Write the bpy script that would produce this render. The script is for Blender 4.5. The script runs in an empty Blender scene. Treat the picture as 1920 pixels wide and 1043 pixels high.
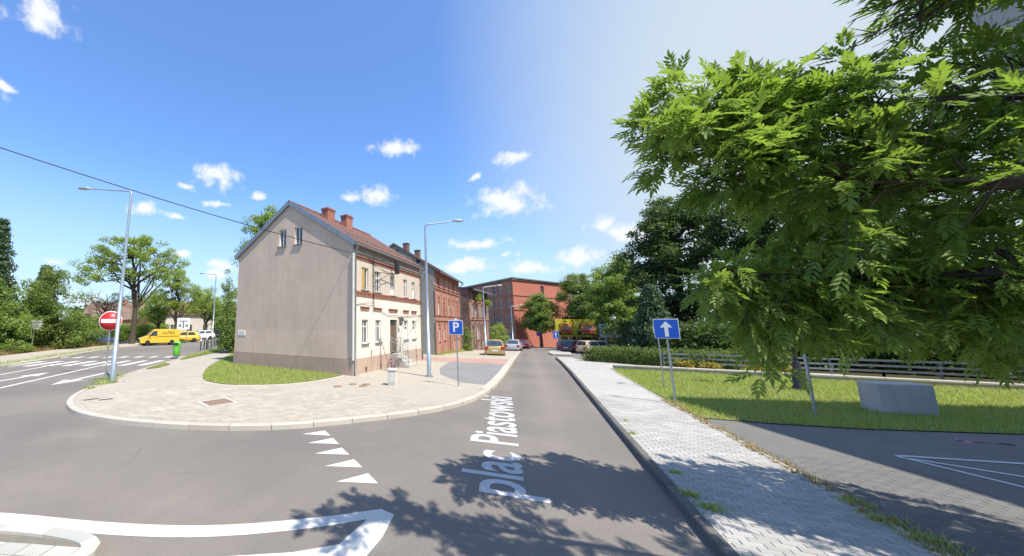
import bpy, bmesh, math, random
import numpy as np
from mathutils import Vector, Matrix, noise as mnoise
from mathutils.geometry import tessellate_polygon

SC = bpy.context.scene
COL = SC.collection
R = math.radians
PI = math.pi

# ------------------------------------------------------------------ camera
cam_d = bpy.data.cameras.new('camera')
cam = bpy.data.objects.new('camera', cam_d)
COL.objects.link(cam)
cam.location = (0, 0, 2.5)
cam.rotation_euler = (R(90 + 8.42), 0, R(25))
cam_d.sensor_fit = 'HORIZONTAL'
cam_d.sensor_width = 36
cam_d.lens = 36 * 650 / 1920
cam_d.shift_x = (960 - 680) / 1920
cam_d.shift_y = (511.8 - 521.5) / 1920
cam_d.clip_start = 0.05
cam_d.clip_end = 4000
SC.camera = cam

# ------------------------------------------------------------------ sun, sky, exposure
SUN_EL = R(58)
SUN_H = Vector((0.89, -0.456)).normalized()
SUN = Vector((SUN_H.x * math.cos(SUN_EL), SUN_H.y * math.cos(SUN_EL), math.sin(SUN_EL)))
sl = bpy.data.lights.new('sun', 'SUN')
sl.energy = 4.8
sl.angle = R(0.5)
sl.color = (1.0, 0.93, 0.82)
so = bpy.data.objects.new('sun', sl)
COL.objects.link(so)
so.rotation_euler = SUN.to_track_quat('Z', 'Y').to_euler()

world = bpy.data.worlds.new('World')
SC.world = world
world.use_nodes = True
WT = world.node_tree
WT.nodes.clear()


def wn(kind, **kw):
    n = WT.nodes.new(kind)
    for k, v in kw.items():
        setattr(n, k, v)
    return n


def wm(op, a, b=None, c=None):
    n = wn('ShaderNodeMath', operation=op)
    for i, s in enumerate((a, b, c)):
        if s is None:
            continue
        if isinstance(s, (int, float)):
            n.inputs[i].default_value = s
        else:
            WT.links.new(s, n.inputs[i])
    return n.outputs[0]


def wsmooth(x, lo, hi):
    n = wn('ShaderNodeMapRange', interpolation_type='SMOOTHSTEP')
    WT.links.new(x, n.inputs['Value'])
    n.inputs['From Min'].default_value = lo
    n.inputs['From Max'].default_value = hi
    return n.outputs[0]


sky = wn('ShaderNodeTexSky', sky_type='NISHITA')
sky.sun_disc = False
sky.sun_elevation = SUN_EL
sky.sun_rotation = math.atan2(SUN_H.x, SUN_H.y)
sky.altitude = 200
sky.air_density = 1.0
sky.dust_density = 0.6
sky.ozone_density = 1.6
tc = wn('ShaderNodeTexCoord')
sep = wn('ShaderNodeSeparateXYZ')
WT.links.new(tc.outputs['Generated'], sep.inputs[0])
az = wm('ARCTAN2', sep.outputs[0], sep.outputs[1])
el = wm('ARCSINE', sep.outputs[2])
ae = wn('ShaderNodeCombineXYZ')
WT.links.new(az, ae.inputs[0])
WT.links.new(el, ae.inputs[1])
# clouds: small fair-weather cumulus (azimuth, elevation, half width, half height in radians)
CLOUDS = [(-1.2452, 0.6036, 0.071, 0.0415), (-1.2872, 0.4559, 0.0191, 0.013), (-0.8489, 0.384, 0.068, 0.036), (-0.9194, 0.3473, 0.0278, 0.0118), (-1.0109, 0.278, 0.0406, 0.0216), (-0.7475, 0.35, 0.0262, 0.0126), (-0.3381, 0.4902, 0.0779, 0.0271), (-0.3962, 0.3615, 0.0769, 0.0323), (-0.4765, 0.3556, 0.032, 0.0206), (-0.0005, 0.4239, 0.0617, 0.0207), (-0.0274, 0.3273, 0.1052, 0.0492), (-0.0958, 0.2182, 0.0977, 0.0216), (-0.0363, 0.1779, 0.0266, 0.0127), (-0.1482, 0.1613, 0.083, 0.0236), (-0.8284, 0.157, 0.0506, 0.0171), (-0.9199, 0.178, 0.0344, 0.0109), (-1.1724, 0.1309, 0.0257, 0.0091), (-0.8468, 0.1304, 0.0457, 0.0127), (-0.8444, 0.3136, 0.0337, 0.0096), (-1.111, 0.057, 0.0516, 0.0215), (-0.108, 0.3996, 0.0203, 0.0109), (0.1843, 0.2359, 0.0368, 0.0174), (0.2375, 0.2025, 0.0628, 0.0384), (0.1288, 0.1634, 0.0782, 0.0286), (0.0261, 0.1411, 0.0748, 0.022), (-0.9455, 0.2765, 0.0365, 0.0093), (-0.4995, 0.2565, 0.0393, 0.0121)]
rc = random.Random(5)
for i in range(26):                                   # the same sort of clouds all round the sky
    a0 = rc.uniform(0.75, 5.0)
    CLOUDS.append((a0 if a0 < PI else a0 - 2 * PI, rc.uniform(0.08, 0.75), rc.uniform(.04, .13), rc.uniform(.015, .05)))
wob = wn('ShaderNodeTexNoise')
wob.inputs['Scale'].default_value = 17
wob.inputs['Detail'].default_value = 6
WT.links.new(tc.outputs['Generated'], wob.inputs['Vector'])
wv = wn('ShaderNodeVectorMath', operation='MULTIPLY_ADD')
WT.links.new(wob.outputs['Color'], wv.inputs[0])
wv.inputs[1].default_value = (0.075, 0.045, 0)
WT.links.new(ae.outputs[0], wv.inputs[2])
wv2 = wn('ShaderNodeVectorMath', operation='SUBTRACT')
WT.links.new(wv.outputs[0], wv2.inputs[0])
wv2.inputs[1].default_value = (0.0375, 0.0225, 0)
dmin = None
for (ca, ce, ra, re) in CLOUDS:
    s = wn('ShaderNodeVectorMath', operation='SUBTRACT')
    WT.links.new(wv2.outputs[0], s.inputs[0])
    s.inputs[1].default_value = (ca, ce, 0)
    m = wn('ShaderNodeVectorMath', operation='MULTIPLY')
    WT.links.new(s.outputs[0], m.inputs[0])
    m.inputs[1].default_value = (1 / ra, 1 / re, 0)
    l = wn('ShaderNodeVectorMath', operation='LENGTH')
    WT.links.new(m.outputs[0], l.inputs[0])
    dmin = l.outputs['Value'] if dmin is None else wm('MINIMUM', dmin, l.outputs['Value'])
fine = wn('ShaderNodeTexNoise')
fine.inputs['Scale'].default_value = 26
fine.inputs['Detail'].default_value = 8
fine.inputs['Roughness'].default_value = 0.62
WT.links.new(tc.outputs['Generated'], fine.inputs['Vector'])
dens = wm('ADD', wm('SUBTRACT', 1.0, dmin), wm('MULTIPLY', wm('SUBTRACT', fine.outputs[0], 0.5), 2.6))
cmask = wm('MULTIPLY', wsmooth(dens, -0.05, 0.95), 0.96)
# thin high haze, thicker towards the bright side of the sky (east) and the horizon
hz = wn('ShaderNodeVectorMath', operation='DOT_PRODUCT')
WT.links.new(tc.outputs['Generated'], hz.inputs[0])
hz.inputs[1].default_value = Vector((0.95, 0.30, 0.10)).normalized()
big = wn('ShaderNodeTexNoise')
big.inputs['Scale'].default_value = 2.2
big.inputs['Detail'].default_value = 4
WT.links.new(tc.outputs['Generated'], big.inputs['Vector'])
veil = wsmooth(wm('ADD', hz.outputs['Value'], wm('MULTIPLY', wm('SUBTRACT', big.outputs[0], 0.5), 0.12)), 0.06, 0.66)
hor = wsmooth(sep.outputs[2], 0.40, 0.0)
veil = wm('MAXIMUM', wm('MULTIPLY', veil, 0.97), wm('ADD', wm('MULTIPLY', hor, 0.68), 0.07))
tint = wn('ShaderNodeMix', data_type='RGBA', blend_type='MULTIPLY')
tint.inputs[0].default_value = 1.0
WT.links.new(sky.outputs[0], tint.inputs[6])
tint.inputs[7].default_value = (0.98, 1.46, 2.05, 1)
mx1 = wn('ShaderNodeMix', data_type='RGBA')
WT.links.new(veil, mx1.inputs[0])
WT.links.new(tint.outputs[2], mx1.inputs[6])
mx1.inputs[7].default_value = (4.5, 5.2, 5.7, 1)
mx2 = wn('ShaderNodeMix', data_type='RGBA')
WT.links.new(cmask, mx2.inputs[0])
WT.links.new(mx1.outputs[2], mx2.inputs[6])
mx2.inputs[7].default_value = (6.6, 6.8, 7.1, 1)
bg = wn('ShaderNodeBackground')
bg.inputs['Strength'].default_value = 0.098
WT.links.new(mx2.outputs[2], bg.inputs[0])
wo = wn('ShaderNodeOutputWorld')
WT.links.new(bg.outputs[0], wo.inputs[0])

SC.view_settings.view_transform = 'Standard'
SC.view_settings.look = 'None'
SC.view_settings.gamma = 1
SC.view_settings.use_curve_mapping = False
SC.view_settings.exposure = 0.62
SC.render.engine = 'CYCLES'
SC.cycles.max_bounces = 6
SC.cycles.transparent_max_bounces = 6


# ------------------------------------------------------------------ helpers
def gz(X, Y):
    """height of the ground: level at the junction, the main street falls away behind it"""
    if Y < 22:
        return 0.0
    z = -.0185 * (min(Y, 28) - 22) - .037 * max(0, min(Y, 100) - 28)
    return z * min(1, max(0, (X + 13) / 6))


def tag(o, label=None, cat=None, group=None, kind=None):
    if label: o['label'] = label
    if cat: o['category'] = cat
    if group: o['group'] = group
    if kind: o['kind'] = kind
    return o


def thing(name, label, cat, loc=(0, 0, 0), rz=0.0, group=None, tilt=None):
    o = bpy.data.objects.new(name, None)
    o.empty_display_size = 0.2
    COL.objects.link(o)
    o.location = loc
    o.rotation_euler = (tilt[0] if tilt else 0, tilt[1] if tilt else 0, rz)
    return tag(o, label, cat, group)


def link(name, mesh, parent=None, loc=None, rot=None):
    o = bpy.data.objects.new(name, mesh)
    COL.objects.link(o)
    if parent: o.parent = parent
    if loc is not None: o.location = loc
    if rot is not None: o.rotation_euler = rot
    return o


def dup(root, loc, rz, label=None):
    def rec(o, par):
        c = o.copy()
        COL.objects.link(c)
        c.parent = par
        for ch in o.children:
            rec(ch, c)
        return c
    r = rec(root, None)
    r.location = loc
    r.rotation_euler = (0, 0, rz)
    if label: r['label'] = label
    return r


class MB:
    """collects faces for ONE mesh object"""
    def __init__(s):
        s.v, s.f, s.m, s.sm = [], [], [], []
        s.M = None

    def add(s, pts, faces, mi=0, smooth=False):
        b = len(s.v)
        for p in pts:
            p = Vector(p)
            s.v.append(s.M @ p if s.M else p)
        for f in faces:
            s.f.append([b + i for i in f])
            s.m.append(mi)
            s.sm.append(smooth)

    def poly(s, pts, mi=0):
        s.add(pts, [list(range(len(pts)))], mi)

    def box(s, x0, x1, y0, y1, z0, z1, mi=0):
        s.add([(x0, y0, z0), (x1, y0, z0), (x1, y1, z0), (x0, y1, z0), (x0, y0, z1), (x1, y0, z1), (x1, y1, z1), (x0, y1, z1)],
              [(0, 3, 2, 1), (4, 5, 6, 7), (0, 1, 5, 4), (1, 2, 6, 5), (2, 3, 7, 6), (3, 0, 4, 7)], mi)

    def pbox(s, pt, a, b, c, d, e, f, mi=0):
        """box in wall coordinates: s a..b, z c..d, depth e..f"""
        P = [pt(a, c, e), pt(b, c, e), pt(b, c, f), pt(a, c, f), pt(a, d, e), pt(b, d, e), pt(b, d, f), pt(a, d, f)]
        s.add(P, [(0, 3, 2, 1), (4, 5, 6, 7), (0, 1, 5, 4), (1, 2, 6, 5), (2, 3, 7, 6), (3, 0, 4, 7)], mi)

    def bar(s, p0, p1, w, h, mi=0):
        """rectangular bar from p0 to p1"""
        p0, p1 = Vector(p0), Vector(p1)
        d = (p1 - p0).normalized()
        up = Vector((0, 0, 1)) if abs(d.z) < .95 else Vector((1, 0, 0))
        a = d.cross(up).normalized() * w / 2
        b = a.cross(d).normalized() * h / 2
        P = [p0 - a - b, p0 + a - b, p0 + a + b, p0 - a + b, p1 - a - b, p1 + a - b, p1 + a + b, p1 - a + b]
        s.add(P, [(0, 3, 2, 1), (4, 5, 6, 7), (0, 1, 5, 4), (1, 2, 6, 5), (2, 3, 7, 6), (3, 0, 4, 7)], mi)

    def tube(s, pts, rad, n=8, mi=0, cap=True, smooth=True):
        pts = [Vector(p) for p in pts]
        k = len(pts)
        if not isinstance(rad, (list, tuple)): rad = [rad] * k
        V = []
        ref = None
        for i in range(k):
            d = (pts[min(i + 1, k - 1)] - pts[max(i - 1, 0)])
            d = d.normalized() if d.length > 1e-9 else Vector((0, 0, 1))
            if ref is None:
                ref = Vector((1, 0, 0)) if abs(d.x) < .9 else Vector((0, 1, 0))
            a = (ref - d * ref.dot(d)).normalized()
            ref = a
            b = d.cross(a)
            for j in range(n):
                t = 2 * PI * j / n
                V.append(pts[i] + (a * math.cos(t) + b * math.sin(t)) * rad[i])
        F = [(i * n + j, i * n + (j + 1) % n, (i + 1) * n + (j + 1) % n, (i + 1) * n + j) for i in range(k - 1) for j in range(n)]
        s.add(V, F, mi, smooth)
        if cap:
            s.add(V[:n], [list(range(n))[::-1]], mi)
            s.add(V[-n:], [list(range(n))], mi)

    def lathe(s, prof, n=16, c=(0, 0, 0), mi=0, axis='z', smooth=True):
        V = []
        for (r, z) in prof:
            for j in range(n):
                t = 2 * PI * j / n
                p = (r * math.cos(t), r * math.sin(t), z)
                if axis == 'y': p = (p[0], p[2], p[1])
                V.append((p[0] + c[0], p[1] + c[1], p[2] + c[2]))
        F = [(i * n + j, i * n + (j + 1) % n, (i + 1) * n + (j + 1) % n, (i + 1) * n + j) for i in range(len(prof) - 1) for j in range(n)]
        s.add(V, F, mi, smooth)
        if prof[0][0] > 1e-6: s.add(V[:n], [list(range(n))[::-1]], mi)
        if prof[-1][0] > 1e-6: s.add(V[-n:], [list(range(n))], mi)

    def prism(s, poly, z0, z1, mi=0):
        n = len(poly)
        V = [(x, y, z0) for x, y in poly] + [(x, y, z1) for x, y in poly]
        s.add(V, [list(range(n))[::-1], list(range(n, 2 * n))] + [(i, (i + 1) % n, n + (i + 1) % n, n + i) for i in range(n)], mi)

    def mesh(s, name, mats):
        me = bpy.data.meshes.new(name)
        me.from_pydata([tuple(p) for p in s.v], [], s.f)
        if not isinstance(mats, (list, tuple)): mats = [mats]
        for m in mats: me.materials.append(m)
        me.polygons.foreach_set('material_index', s.m)
        me.polygons.foreach_set('use_smooth', s.sm)
        me.update()
        return me

    def build(s, name, mats, parent=None, loc=None, rot=None, bevel=None):
        o = link(name, s.mesh(name, mats), parent, loc, rot)
        if bevel:
            b = o.modifiers.new('bevel', 'BEVEL')
            b.width = bevel
            b.segments = 2
            b.limit_method = 'ANGLE'
        return o


def array_mesh(name, verts, faces, mat, smooth=False):
    """mesh from numpy arrays; faces (M,3) or (M,4)"""
    me = bpy.data.meshes.new(name)
    verts = np.asarray(verts, dtype=np.float32)
    faces = np.asarray(faces, dtype=np.int32)
    k = faces.shape[1]
    me.vertices.add(len(verts))
    me.vertices.foreach_set('co', verts.ravel())
    me.loops.add(faces.size)
    me.loops.foreach_set('vertex_index', faces.ravel())
    me.polygons.add(len(faces))
    me.polygons.foreach_set('loop_start', np.arange(0, faces.size, k, dtype=np.int32))
    me.polygons.foreach_set('loop_total', np.full(len(faces), k, dtype=np.int32))
    me.materials.append(mat)
    me.update(calc_edges=True)
    return me


def inside(poly, x, y):
    r = False
    n = len(poly)
    j = n - 1
    for i in range(n):
        xi, yi = poly[i]
        xj, yj = poly[j]
        if (yi > y) != (yj > y) and x < (xj - xi) * (y - yi) / (yj - yi) + xi:
            r = not r
        j = i
    return r


def inside_np(poly, x, y):
    r = np.zeros(len(x), bool)
    n = len(poly)
    j = n - 1
    for i in range(n):
        xi, yi = poly[i]
        xj, yj = poly[j]
        if yi != yj:
            c = ((yi > y) != (yj > y)) & (x < (xj - xi) * (y - yi) / (yj - yi) + xi)
            r ^= c
        j = i
    return r


def gz_np(X, Y):
    z = -.0185 * (np.clip(Y, 22, 28) - 22) - .037 * np.clip(np.minimum(Y, 100) - 28, 0, None)
    return z * np.clip((X + 13) / 6, 0, 1)


def sheet(name, poly, h, mat, parent=None, kind=None, skirt=0.0):
    """flat sheet that follows the ground at height h"""
    bm = bmesh.new()
    vs = [bm.verts.new((x, y, 0)) for x, y in poly]
    tris = tessellate_polygon([[Vector((x, y, 0)) for x, y in poly]])
    for t in tris:
        try:
            bm.faces.new([vs[i] for i in t])
        except ValueError:
            pass
    for ax, val in ((1, 22), (1, 28), (1, 100), (0, -13), (0, -7)):
        co = Vector((0, 0, 0)); no = Vector((0, 0, 0))
        co[ax] = val; no[ax] = 1
        bmesh.ops.bisect_plane(bm, geom=bm.verts[:] + bm.edges[:] + bm.faces[:], plane_co=co, plane_no=no)
    if skirt:
        be = [e for e in bm.edges if len(e.link_faces) == 1]
        r = bmesh.ops.extrude_edge_only(bm, edges=be)
        low = [g for g in r['geom'] if isinstance(g, bmesh.types.BMVert)]
        for v in low: v.co.z = -skirt
    for v in bm.verts:
        v.co.z += gz(v.co.x, v.co.y) + h
    bmesh.ops.recalc_face_normals(bm, faces=bm.faces[:])
    me = bpy.data.meshes.new(name)
    bm.to_mesh(me); bm.free()
    if me.polygons and sum(p.normal.z * p.area for p in me.polygons) < 0: me.flip_normals()
    me.materials.append(mat)
    o = link(name, me, parent)
    if kind: o['kind'] = kind
    return o


# ------------------------------------------------------------------ materials
class NT:
    def __init__(s, name):
        s.mat = bpy.data.materials.new(name)
        s.mat.use_nodes = True
        s.t = s.mat.node_tree
        s.t.nodes.clear()
        s.out = s.t.nodes.new('ShaderNodeOutputMaterial')
        s.tc = s.t.nodes.new('ShaderNodeTexCoord').outputs['Object']

    def n(s, kind, ins=None, **kw):
        nd = s.t.nodes.new(kind)
        for k, v in kw.items(): setattr(nd, k, v)
        for k, v in (ins or {}).items():
            if hasattr(v, 'is_linked') or isinstance(v, bpy.types.NodeSocket):
                s.t.links.new(v, nd.inputs[k])
            else:
                nd.inputs[k].default_value = v
        return nd

    def noise(s, scale, detail=4, rough=.55, vec=None):
        return s.n('ShaderNodeTexNoise', {'Vector': vec or s.tc, 'Scale': scale, 'Detail': detail, 'Roughness': rough}).outputs[0]

    def scaled(s, sx, sy, sz, vec=None):
        return s.n('ShaderNodeVectorMath', {0: vec or s.tc, 1: (sx, sy, sz)}, operation='MULTIPLY').outputs[0]

    def ramp(s, x, lo, hi, a=0.0, b=1.0):
        return s.n('ShaderNodeMapRange', {'Value': x, 'From Min': lo, 'From Max': hi, 'To Min': a, 'To Max': b}).outputs[0]

    def mix(s, f, a, b, mode='MIX'):
        def c(v): return v if not isinstance(v, tuple) else (v + (1,) if len(v) == 3 else v)
        return s.n('ShaderNodeMix', {0: f, 6: c(a), 7: c(b)}, data_type='RGBA', blend_type=mode).outputs[2]

    def math(s, op, a, b=0.0):
        return s.n('ShaderNodeMath', {0: a, 1: b}, operation=op).outputs[0]

    def bump(s, h, strength=.3, dist=.01):
        return s.n('ShaderNodeBump', {'Height': h, 'Strength': strength, 'Distance': dist}).outputs[0]

    def bsdf(s, col, rough=.8, normal=None, metal=0.0, spec=.5, coat=0.0):
        ins = {'Base Color': col if not isinstance(col, tuple) else col + (1,), 'Roughness': rough, 'Metallic': metal, 'Specular IOR Level': spec, 'Coat Weight': coat}
        if normal is not None: ins['Normal'] = normal
        b = s.n('ShaderNodeBsdfPrincipled', ins)
        s.t.links.new(b.outputs[0], s.out.inputs[0])
        return b

    def island(s):
        return s.n('ShaderNodeNewGeometry').outputs['Random Per Island']

    def rnd(s):
        return s.n('ShaderNodeObjectInfo').outputs['Random']


def simple(name, c1, c2=None, scale=6, rough=.7, metal=0.0, bump=0.0, bscale=40, spec=.5, coat=0.0, stretch=(1, 1, 1)):
    m = NT(name)
    c2 = c2 or tuple(x * .8 for x in c1)
    v = m.scaled(*stretch)
    f = m.ramp(m.noise(scale, 5, .6, v), .3, .7)
    nrm = m.bump(m.noise(bscale, 4, .6, v), bump, .01) if bump else None
    m.bsdf(m.mix(f, c1, c2), rough, nrm, metal, spec, coat)
    return m.mat


def asphalt(name, c, warm=(1.0, .95, .88)):
    m = NT(name)
    fine = m.noise(34, 7, .85)
    mid = m.noise(2.2, 5, .6)
    bigp = m.noise(.22, 4, .55)
    dark = tuple(x * .72 for x in c)
    light = tuple(x * 1.22 * w for x, w in zip(c, warm))
    col = m.mix(m.ramp(bigp, .36, .64), dark, light)
    col = m.mix(m.ramp(mid, .3, .75, 0, .45), col, tuple(x * .8 for x in c))
    streak = m.noise(1.0, 5, .6, m.scaled(1.6, .09, 1))
    col = m.mix(m.ramp(streak, .5, .75, 0, .4), col, tuple(x * .7 for x in c))
    col = m.mix(m.ramp(fine, .40, .66, 0, .7), col, tuple(x * 1.45 for x in c))
    col = m.mix(m.ramp(m.noise(48, 4, .8), .56, .72, 0, .55), col, tuple(x * .5 for x in c))
    col = m.mix(m.ramp(m.noise(.9, 6, .7), .56, .7, 0, .35), col, (c[0] * 1.45, c[1] * 1.4, c[2] * 1.3))
    # wheel-worn centre streak and darker wheel paths of the one-way lane, patched older surface elsewhere
    sx = m.n('ShaderNodeSeparateXYZ', {0: m.tc})
    lx = m.math('ADD', sx.outputs[0], m.math('MULTIPLY', m.math('SUBTRACT', m.noise(.35, 2), .5), .5))
    mid_ = m.ramp(m.math('ABSOLUTE', m.math('SUBTRACT', lx, .5)), 0, .38, 1, 0)
    side_ = m.ramp(m.math('ABSOLUTE', m.math('SUBTRACT', m.math('ABSOLUTE', m.math('SUBTRACT', lx, .5)), .85)), 0, .42, 1, 0)
    far_ = m.ramp(sx.outputs[1], 7, 13)
    col = m.mix(m.math('MULTIPLY', m.math('MULTIPLY', mid_, far_), .5), col, (c[0] * 1.3, c[1] * 1.27, c[2] * 1.2))
    col = m.mix(m.math('MULTIPLY', m.math('MULTIPLY', side_, far_), .35), col, (c[0] * .74, c[1] * .77, c[2] * .83))
    # fine cracks
    vor = m.n('ShaderNodeTexVoronoi', {'Vector': m.scaled(.33, .33, .33, m.n('ShaderNodeVectorMath', {0: m.tc, 1: m.n('ShaderNodeTexNoise', {'Vector': m.tc, 'Scale': .9, 'Detail': 4}).outputs[1]}, operation='ADD').outputs[0]), 'Scale': 1.0}, feature='DISTANCE_TO_EDGE').outputs[0]
    crack = m.math('MULTIPLY', m.ramp(vor, .0, .006, 1, 0), m.ramp(m.noise(.35, 2), .52, .6))
    col = m.mix(m.math('MULTIPLY', crack, .28), col, tuple(x * .35 for x in c))
    h = m.math('ADD', fine, m.math('MULTIPLY', crack, -1.0))
    m.bsdf(col, .88, m.bump(h, .35, .006), spec=.3)
    return m.mat


def pavers(name, c1, c2, bw=.2, bh=.1, rot=0.0, mortar=(.16, .15, .13), per_object=False):
    m = NT(name)
    mp = m.n('ShaderNodeMapping', {'Vector': m.tc, 'Rotation': (0, 0, rot)}).outputs[0]
    br = m.n('ShaderNodeTexBrick', {'Vector': mp, 'Color1': c1 + (1,), 'Color2': c2 + (1,), 'Mortar': mortar + (1,), 'Scale': 1.0,
                                    'Mortar Size': .006, 'Mortar Smooth': .3, 'Bias': 0.0, 'Brick Width': bw, 'Row Height': bh})
    col = m.mix(m.ramp(m.noise(.5, 5, .6), .3, .7, 0, .55), br.outputs[0], tuple(x * .72 for x in c1))
    col = m.mix(m.ramp(m.noise(60, 3, .6), .35, .7, 0, .35), col, tuple(x * 1.15 for x in c2))
    h = m.math('SUBTRACT', m.math('MULTIPLY', m.noise(80, 3), .4), br.outputs[1])
    m.bsdf(col, .86, m.bump(h, .5, .006), spec=.3)
    return m.mat


def stone(name, c1, c2):
    """concrete pieces: each island / object gets its own tone"""
    m = NT(name)
    f = m.math('FRACT', m.math('ADD', m.island(), m.rnd()))
    col = m.mix(f, c1, c2)
    col = m.mix(m.ramp(m.noise(1.1, 5, .6), .35, .7, 0, .5), col, tuple(x * .7 for x in c1))
    n = m.noise(70, 4, .65)
    col = m.mix(m.ramp(n, .4, .75, 0, .35), col, tuple(x * .75 for x in c1))
    m.bsdf(col, .88, m.bump(n, .4, .004), spec=.3)
    return m.mat


def bricks(name, c1, c2, mortar=(.32, .29, .26), soot=.4):
    m = NT(name)
    sx = m.n('ShaderNodeSeparateXYZ', {0: m.tc})
    u = m.math('ADD', sx.outputs[0], sx.outputs[1])
    v = m.n('ShaderNodeCombineXYZ', {0: u, 1: sx.outputs[2], 2: 0.0}).outputs[0]
    br = m.n('ShaderNodeTexBrick', {'Vector': v, 'Color1': c1 + (1,), 'Color2': c2 + (1,), 'Mortar': mortar + (1,), 'Scale': 1.0,
                                    'Mortar Size': .006, 'Mortar Smooth': .2, 'Bias': 0.0, 'Brick Width': .26, 'Row Height': .078})
    col = m.mix(m.ramp(m.noise(.7, 6, .65), .4, .68, 0, soot), br.outputs[0], tuple(x * .35 for x in c1))
    col = m.mix(m.ramp(m.noise(3, 4, .6), .5, .8, 0, .3), col, (.45, .36, .31))
    m.bsdf(col, .9, m.bump(m.math('SUBTRACT', m.math('MULTIPLY', m.noise(30, 3), .3), br.outputs[1]), .4, .01), spec=.2)
    return m.mat


def plaster(name, c, stain=.3, streaks=True):
    m = NT(name)
    col = m.mix(m.ramp(m.noise(.55, 6, .62), .32, .7, 0, .7), c, tuple(x * .74 for x in c))
    if streaks:
        st = m.noise(2.0, 6, .65, m.scaled(2.2, 2.2, .16))
        col = m.mix(m.ramp(st, .48, .74, 0, stain), col, tuple(x * .6 for x in c))
        st2 = m.noise(3.1, 5, .6, m.scaled(2.5, 2.5, .3))
        col = m.mix(m.ramp(st2, .55, .8, 0, stain * .7), col, tuple(min(1, x * 1.25) for x in c))
    bl = m.noise(1.7, 7, .72)
    col = m.mix(m.ramp(bl, .46, .66, 0, stain * .8), col, tuple(x * .72 for x in c))
    col = m.mix(m.ramp(m.noise(4.5, 6, .7), .5, .72, 0, stain * .6), col, tuple(min(1, x * 1.2) for x in c))
    g = m.noise(90, 4, .7)
    col = m.mix(m.ramp(g, .4, .7, 0, .18), col, tuple(x * .75 for x in c))
    m.bsdf(col, .92, m.bump(g, .3, .006), spec=.2)
    return m.mat


def leafmat(name, c1, c2, trans=.35, c3=None):
    m = NT(name)
    f = m.island()
    col = m.mix(f, c1, c2)
    col = m.mix(m.ramp(m.noise(.45, 3), .4, .62, 0, .5), col, c3 or tuple(x * .62 for x in c1))
    d = m.n('ShaderNodeBsdfPrincipled', {'Base Color': col, 'Roughness': .55, 'Specular IOR Level': .35})
    tcol = m.mix(.5, col, (c2[0] * 1.5, c2[1] * 1.6, c2[2] * .5))
    t = m.n('ShaderNodeBsdfTranslucent', {'Color': tcol})
    mx = m.n('ShaderNodeMixShader', {0: trans, 1: d.outputs[0], 2: t.outputs[0]})
    m.t.links.new(mx.outputs[0], m.out.inputs[0])
    return m.mat


def lawnmat(name, c1, c2, c3):
    m = NT(name)
    col = m.mix(m.ramp(m.noise(.8, 5, .65), .35, .65), c1, c2)
    col = m.mix(m.ramp(m.noise(2.6, 5, .7), .5, .75, 0, .8), col, c3)
    g = m.noise(55, 4, .7)
    col = m.mix(m.ramp(g, .35, .7, 0, .5), col, tuple(x * .5 for x in c1))
    m.bsdf(col, .95, m.bump(g, .6, .03), spec=.1)
    return m.mat


def paintmat(name, c, wear=.35, under=(.17, .16, .15)):
    """road paint with worn spots"""
    m = NT(name)
    w = m.ramp(m.noise(40, 6, .8), .50, .66, 0, 1)
    w2 = m.ramp(m.noise(1.3, 3, .6), .3, .8, .25, 1.3)
    f = m.math('MULTIPLY', m.math('MULTIPLY', w, w2), wear)
    n = m.noise(110, 3)
    m.bsdf(m.mix(f, c, under), .8, m.bump(n, .3, .004), spec=.3)
    return m.mat


def flat(name, c, rough=.5, metal=0.0, spec=.5, coat=0.0):
    return simple(name, c, tuple(x * .9 for x in c), 9, rough, metal, 0, 40, spec, coat)


def glassmat(name, c=(.03, .038, .045)):
    m = NT(name)
    f = m.ramp(m.noise(1.4, 3, .5), .35, .65)
    m.bsdf(m.mix(f, c, tuple(x * 2.2 for x in c)), .06, None, 0.0, .8)
    return m.mat


M = {}
M['asphalt'] = asphalt('asphalt', (.170, .155, .140))
M['layby'] = pavers('layby_pavers', (.21, .21, .215), (.25, .25, .25))
M['red_paver'] = pavers('red_pavers', (.38, .235, .19), (.45, .29, .24), mortar=(.25, .18, .15))
M['beige_paver'] = pavers('beige_pavers', (.385, .345, .285), (.44, .40, .33), rot=.3)
M['paver_stone'] = stone('paver_stone', (.35, .315, .26), (.47, .43, .36))
M['paver_bed'] = simple('paver_bed', (.2, .175, .14), (.15, .14, .11), 9, .95, 0, .4)
M['light_paver'] = pavers('light_pavers', (.38, .37, .345), (.45, .44, .41))
M['light_stone'] = stone('light_paver_stone', (.34, .33, .305), (.47, .455, .43))
M['drive_paver'] = pavers('driveway_pavers', (.145, .14, .13), (.175, .17, .157), rot=PI / 2)
M['drive_stone'] = stone('driveway_stone', (.14, .135, .126), (.18, .174, .162))
M['kerb'] = stone('kerb_concrete', (.44, .40, .34), (.52, .48, .41))
M['kerb_dark'] = stone('kerb_granite', (.11, .107, .10), (.16, .155, .145))
M['slab'] = stone('island_slab', (.40, .40, .36), (.56, .54, .47))
M['concrete'] = simple('concrete', (.50, .48, .44), (.38, .365, .34), 3, .9, 0, .4, 50, .3, 0, (1, 1, .4))
M['white_concrete'] = simple('white_concrete', (.62, .59, .53), (.5, .47, .42), 3, .85, 0, .2, 50, .3)
M['ground'] = lawnmat('ground_grass', (.12, .15, .05), (.17, .18, .07), (.25, .21, .12))
M['lawn'] = lawnmat('lawn_soil', (.20, .24, .07), (.27, .27, .11), (.36, .30, .16))
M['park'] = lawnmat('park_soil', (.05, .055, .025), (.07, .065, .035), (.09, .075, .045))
M['white_paint'] = paintmat('road_paint', (.60, .59, .55), .9)
M['old_paint'] = paintmat('old_road_paint', (.6, .59, .57), .95)
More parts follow.
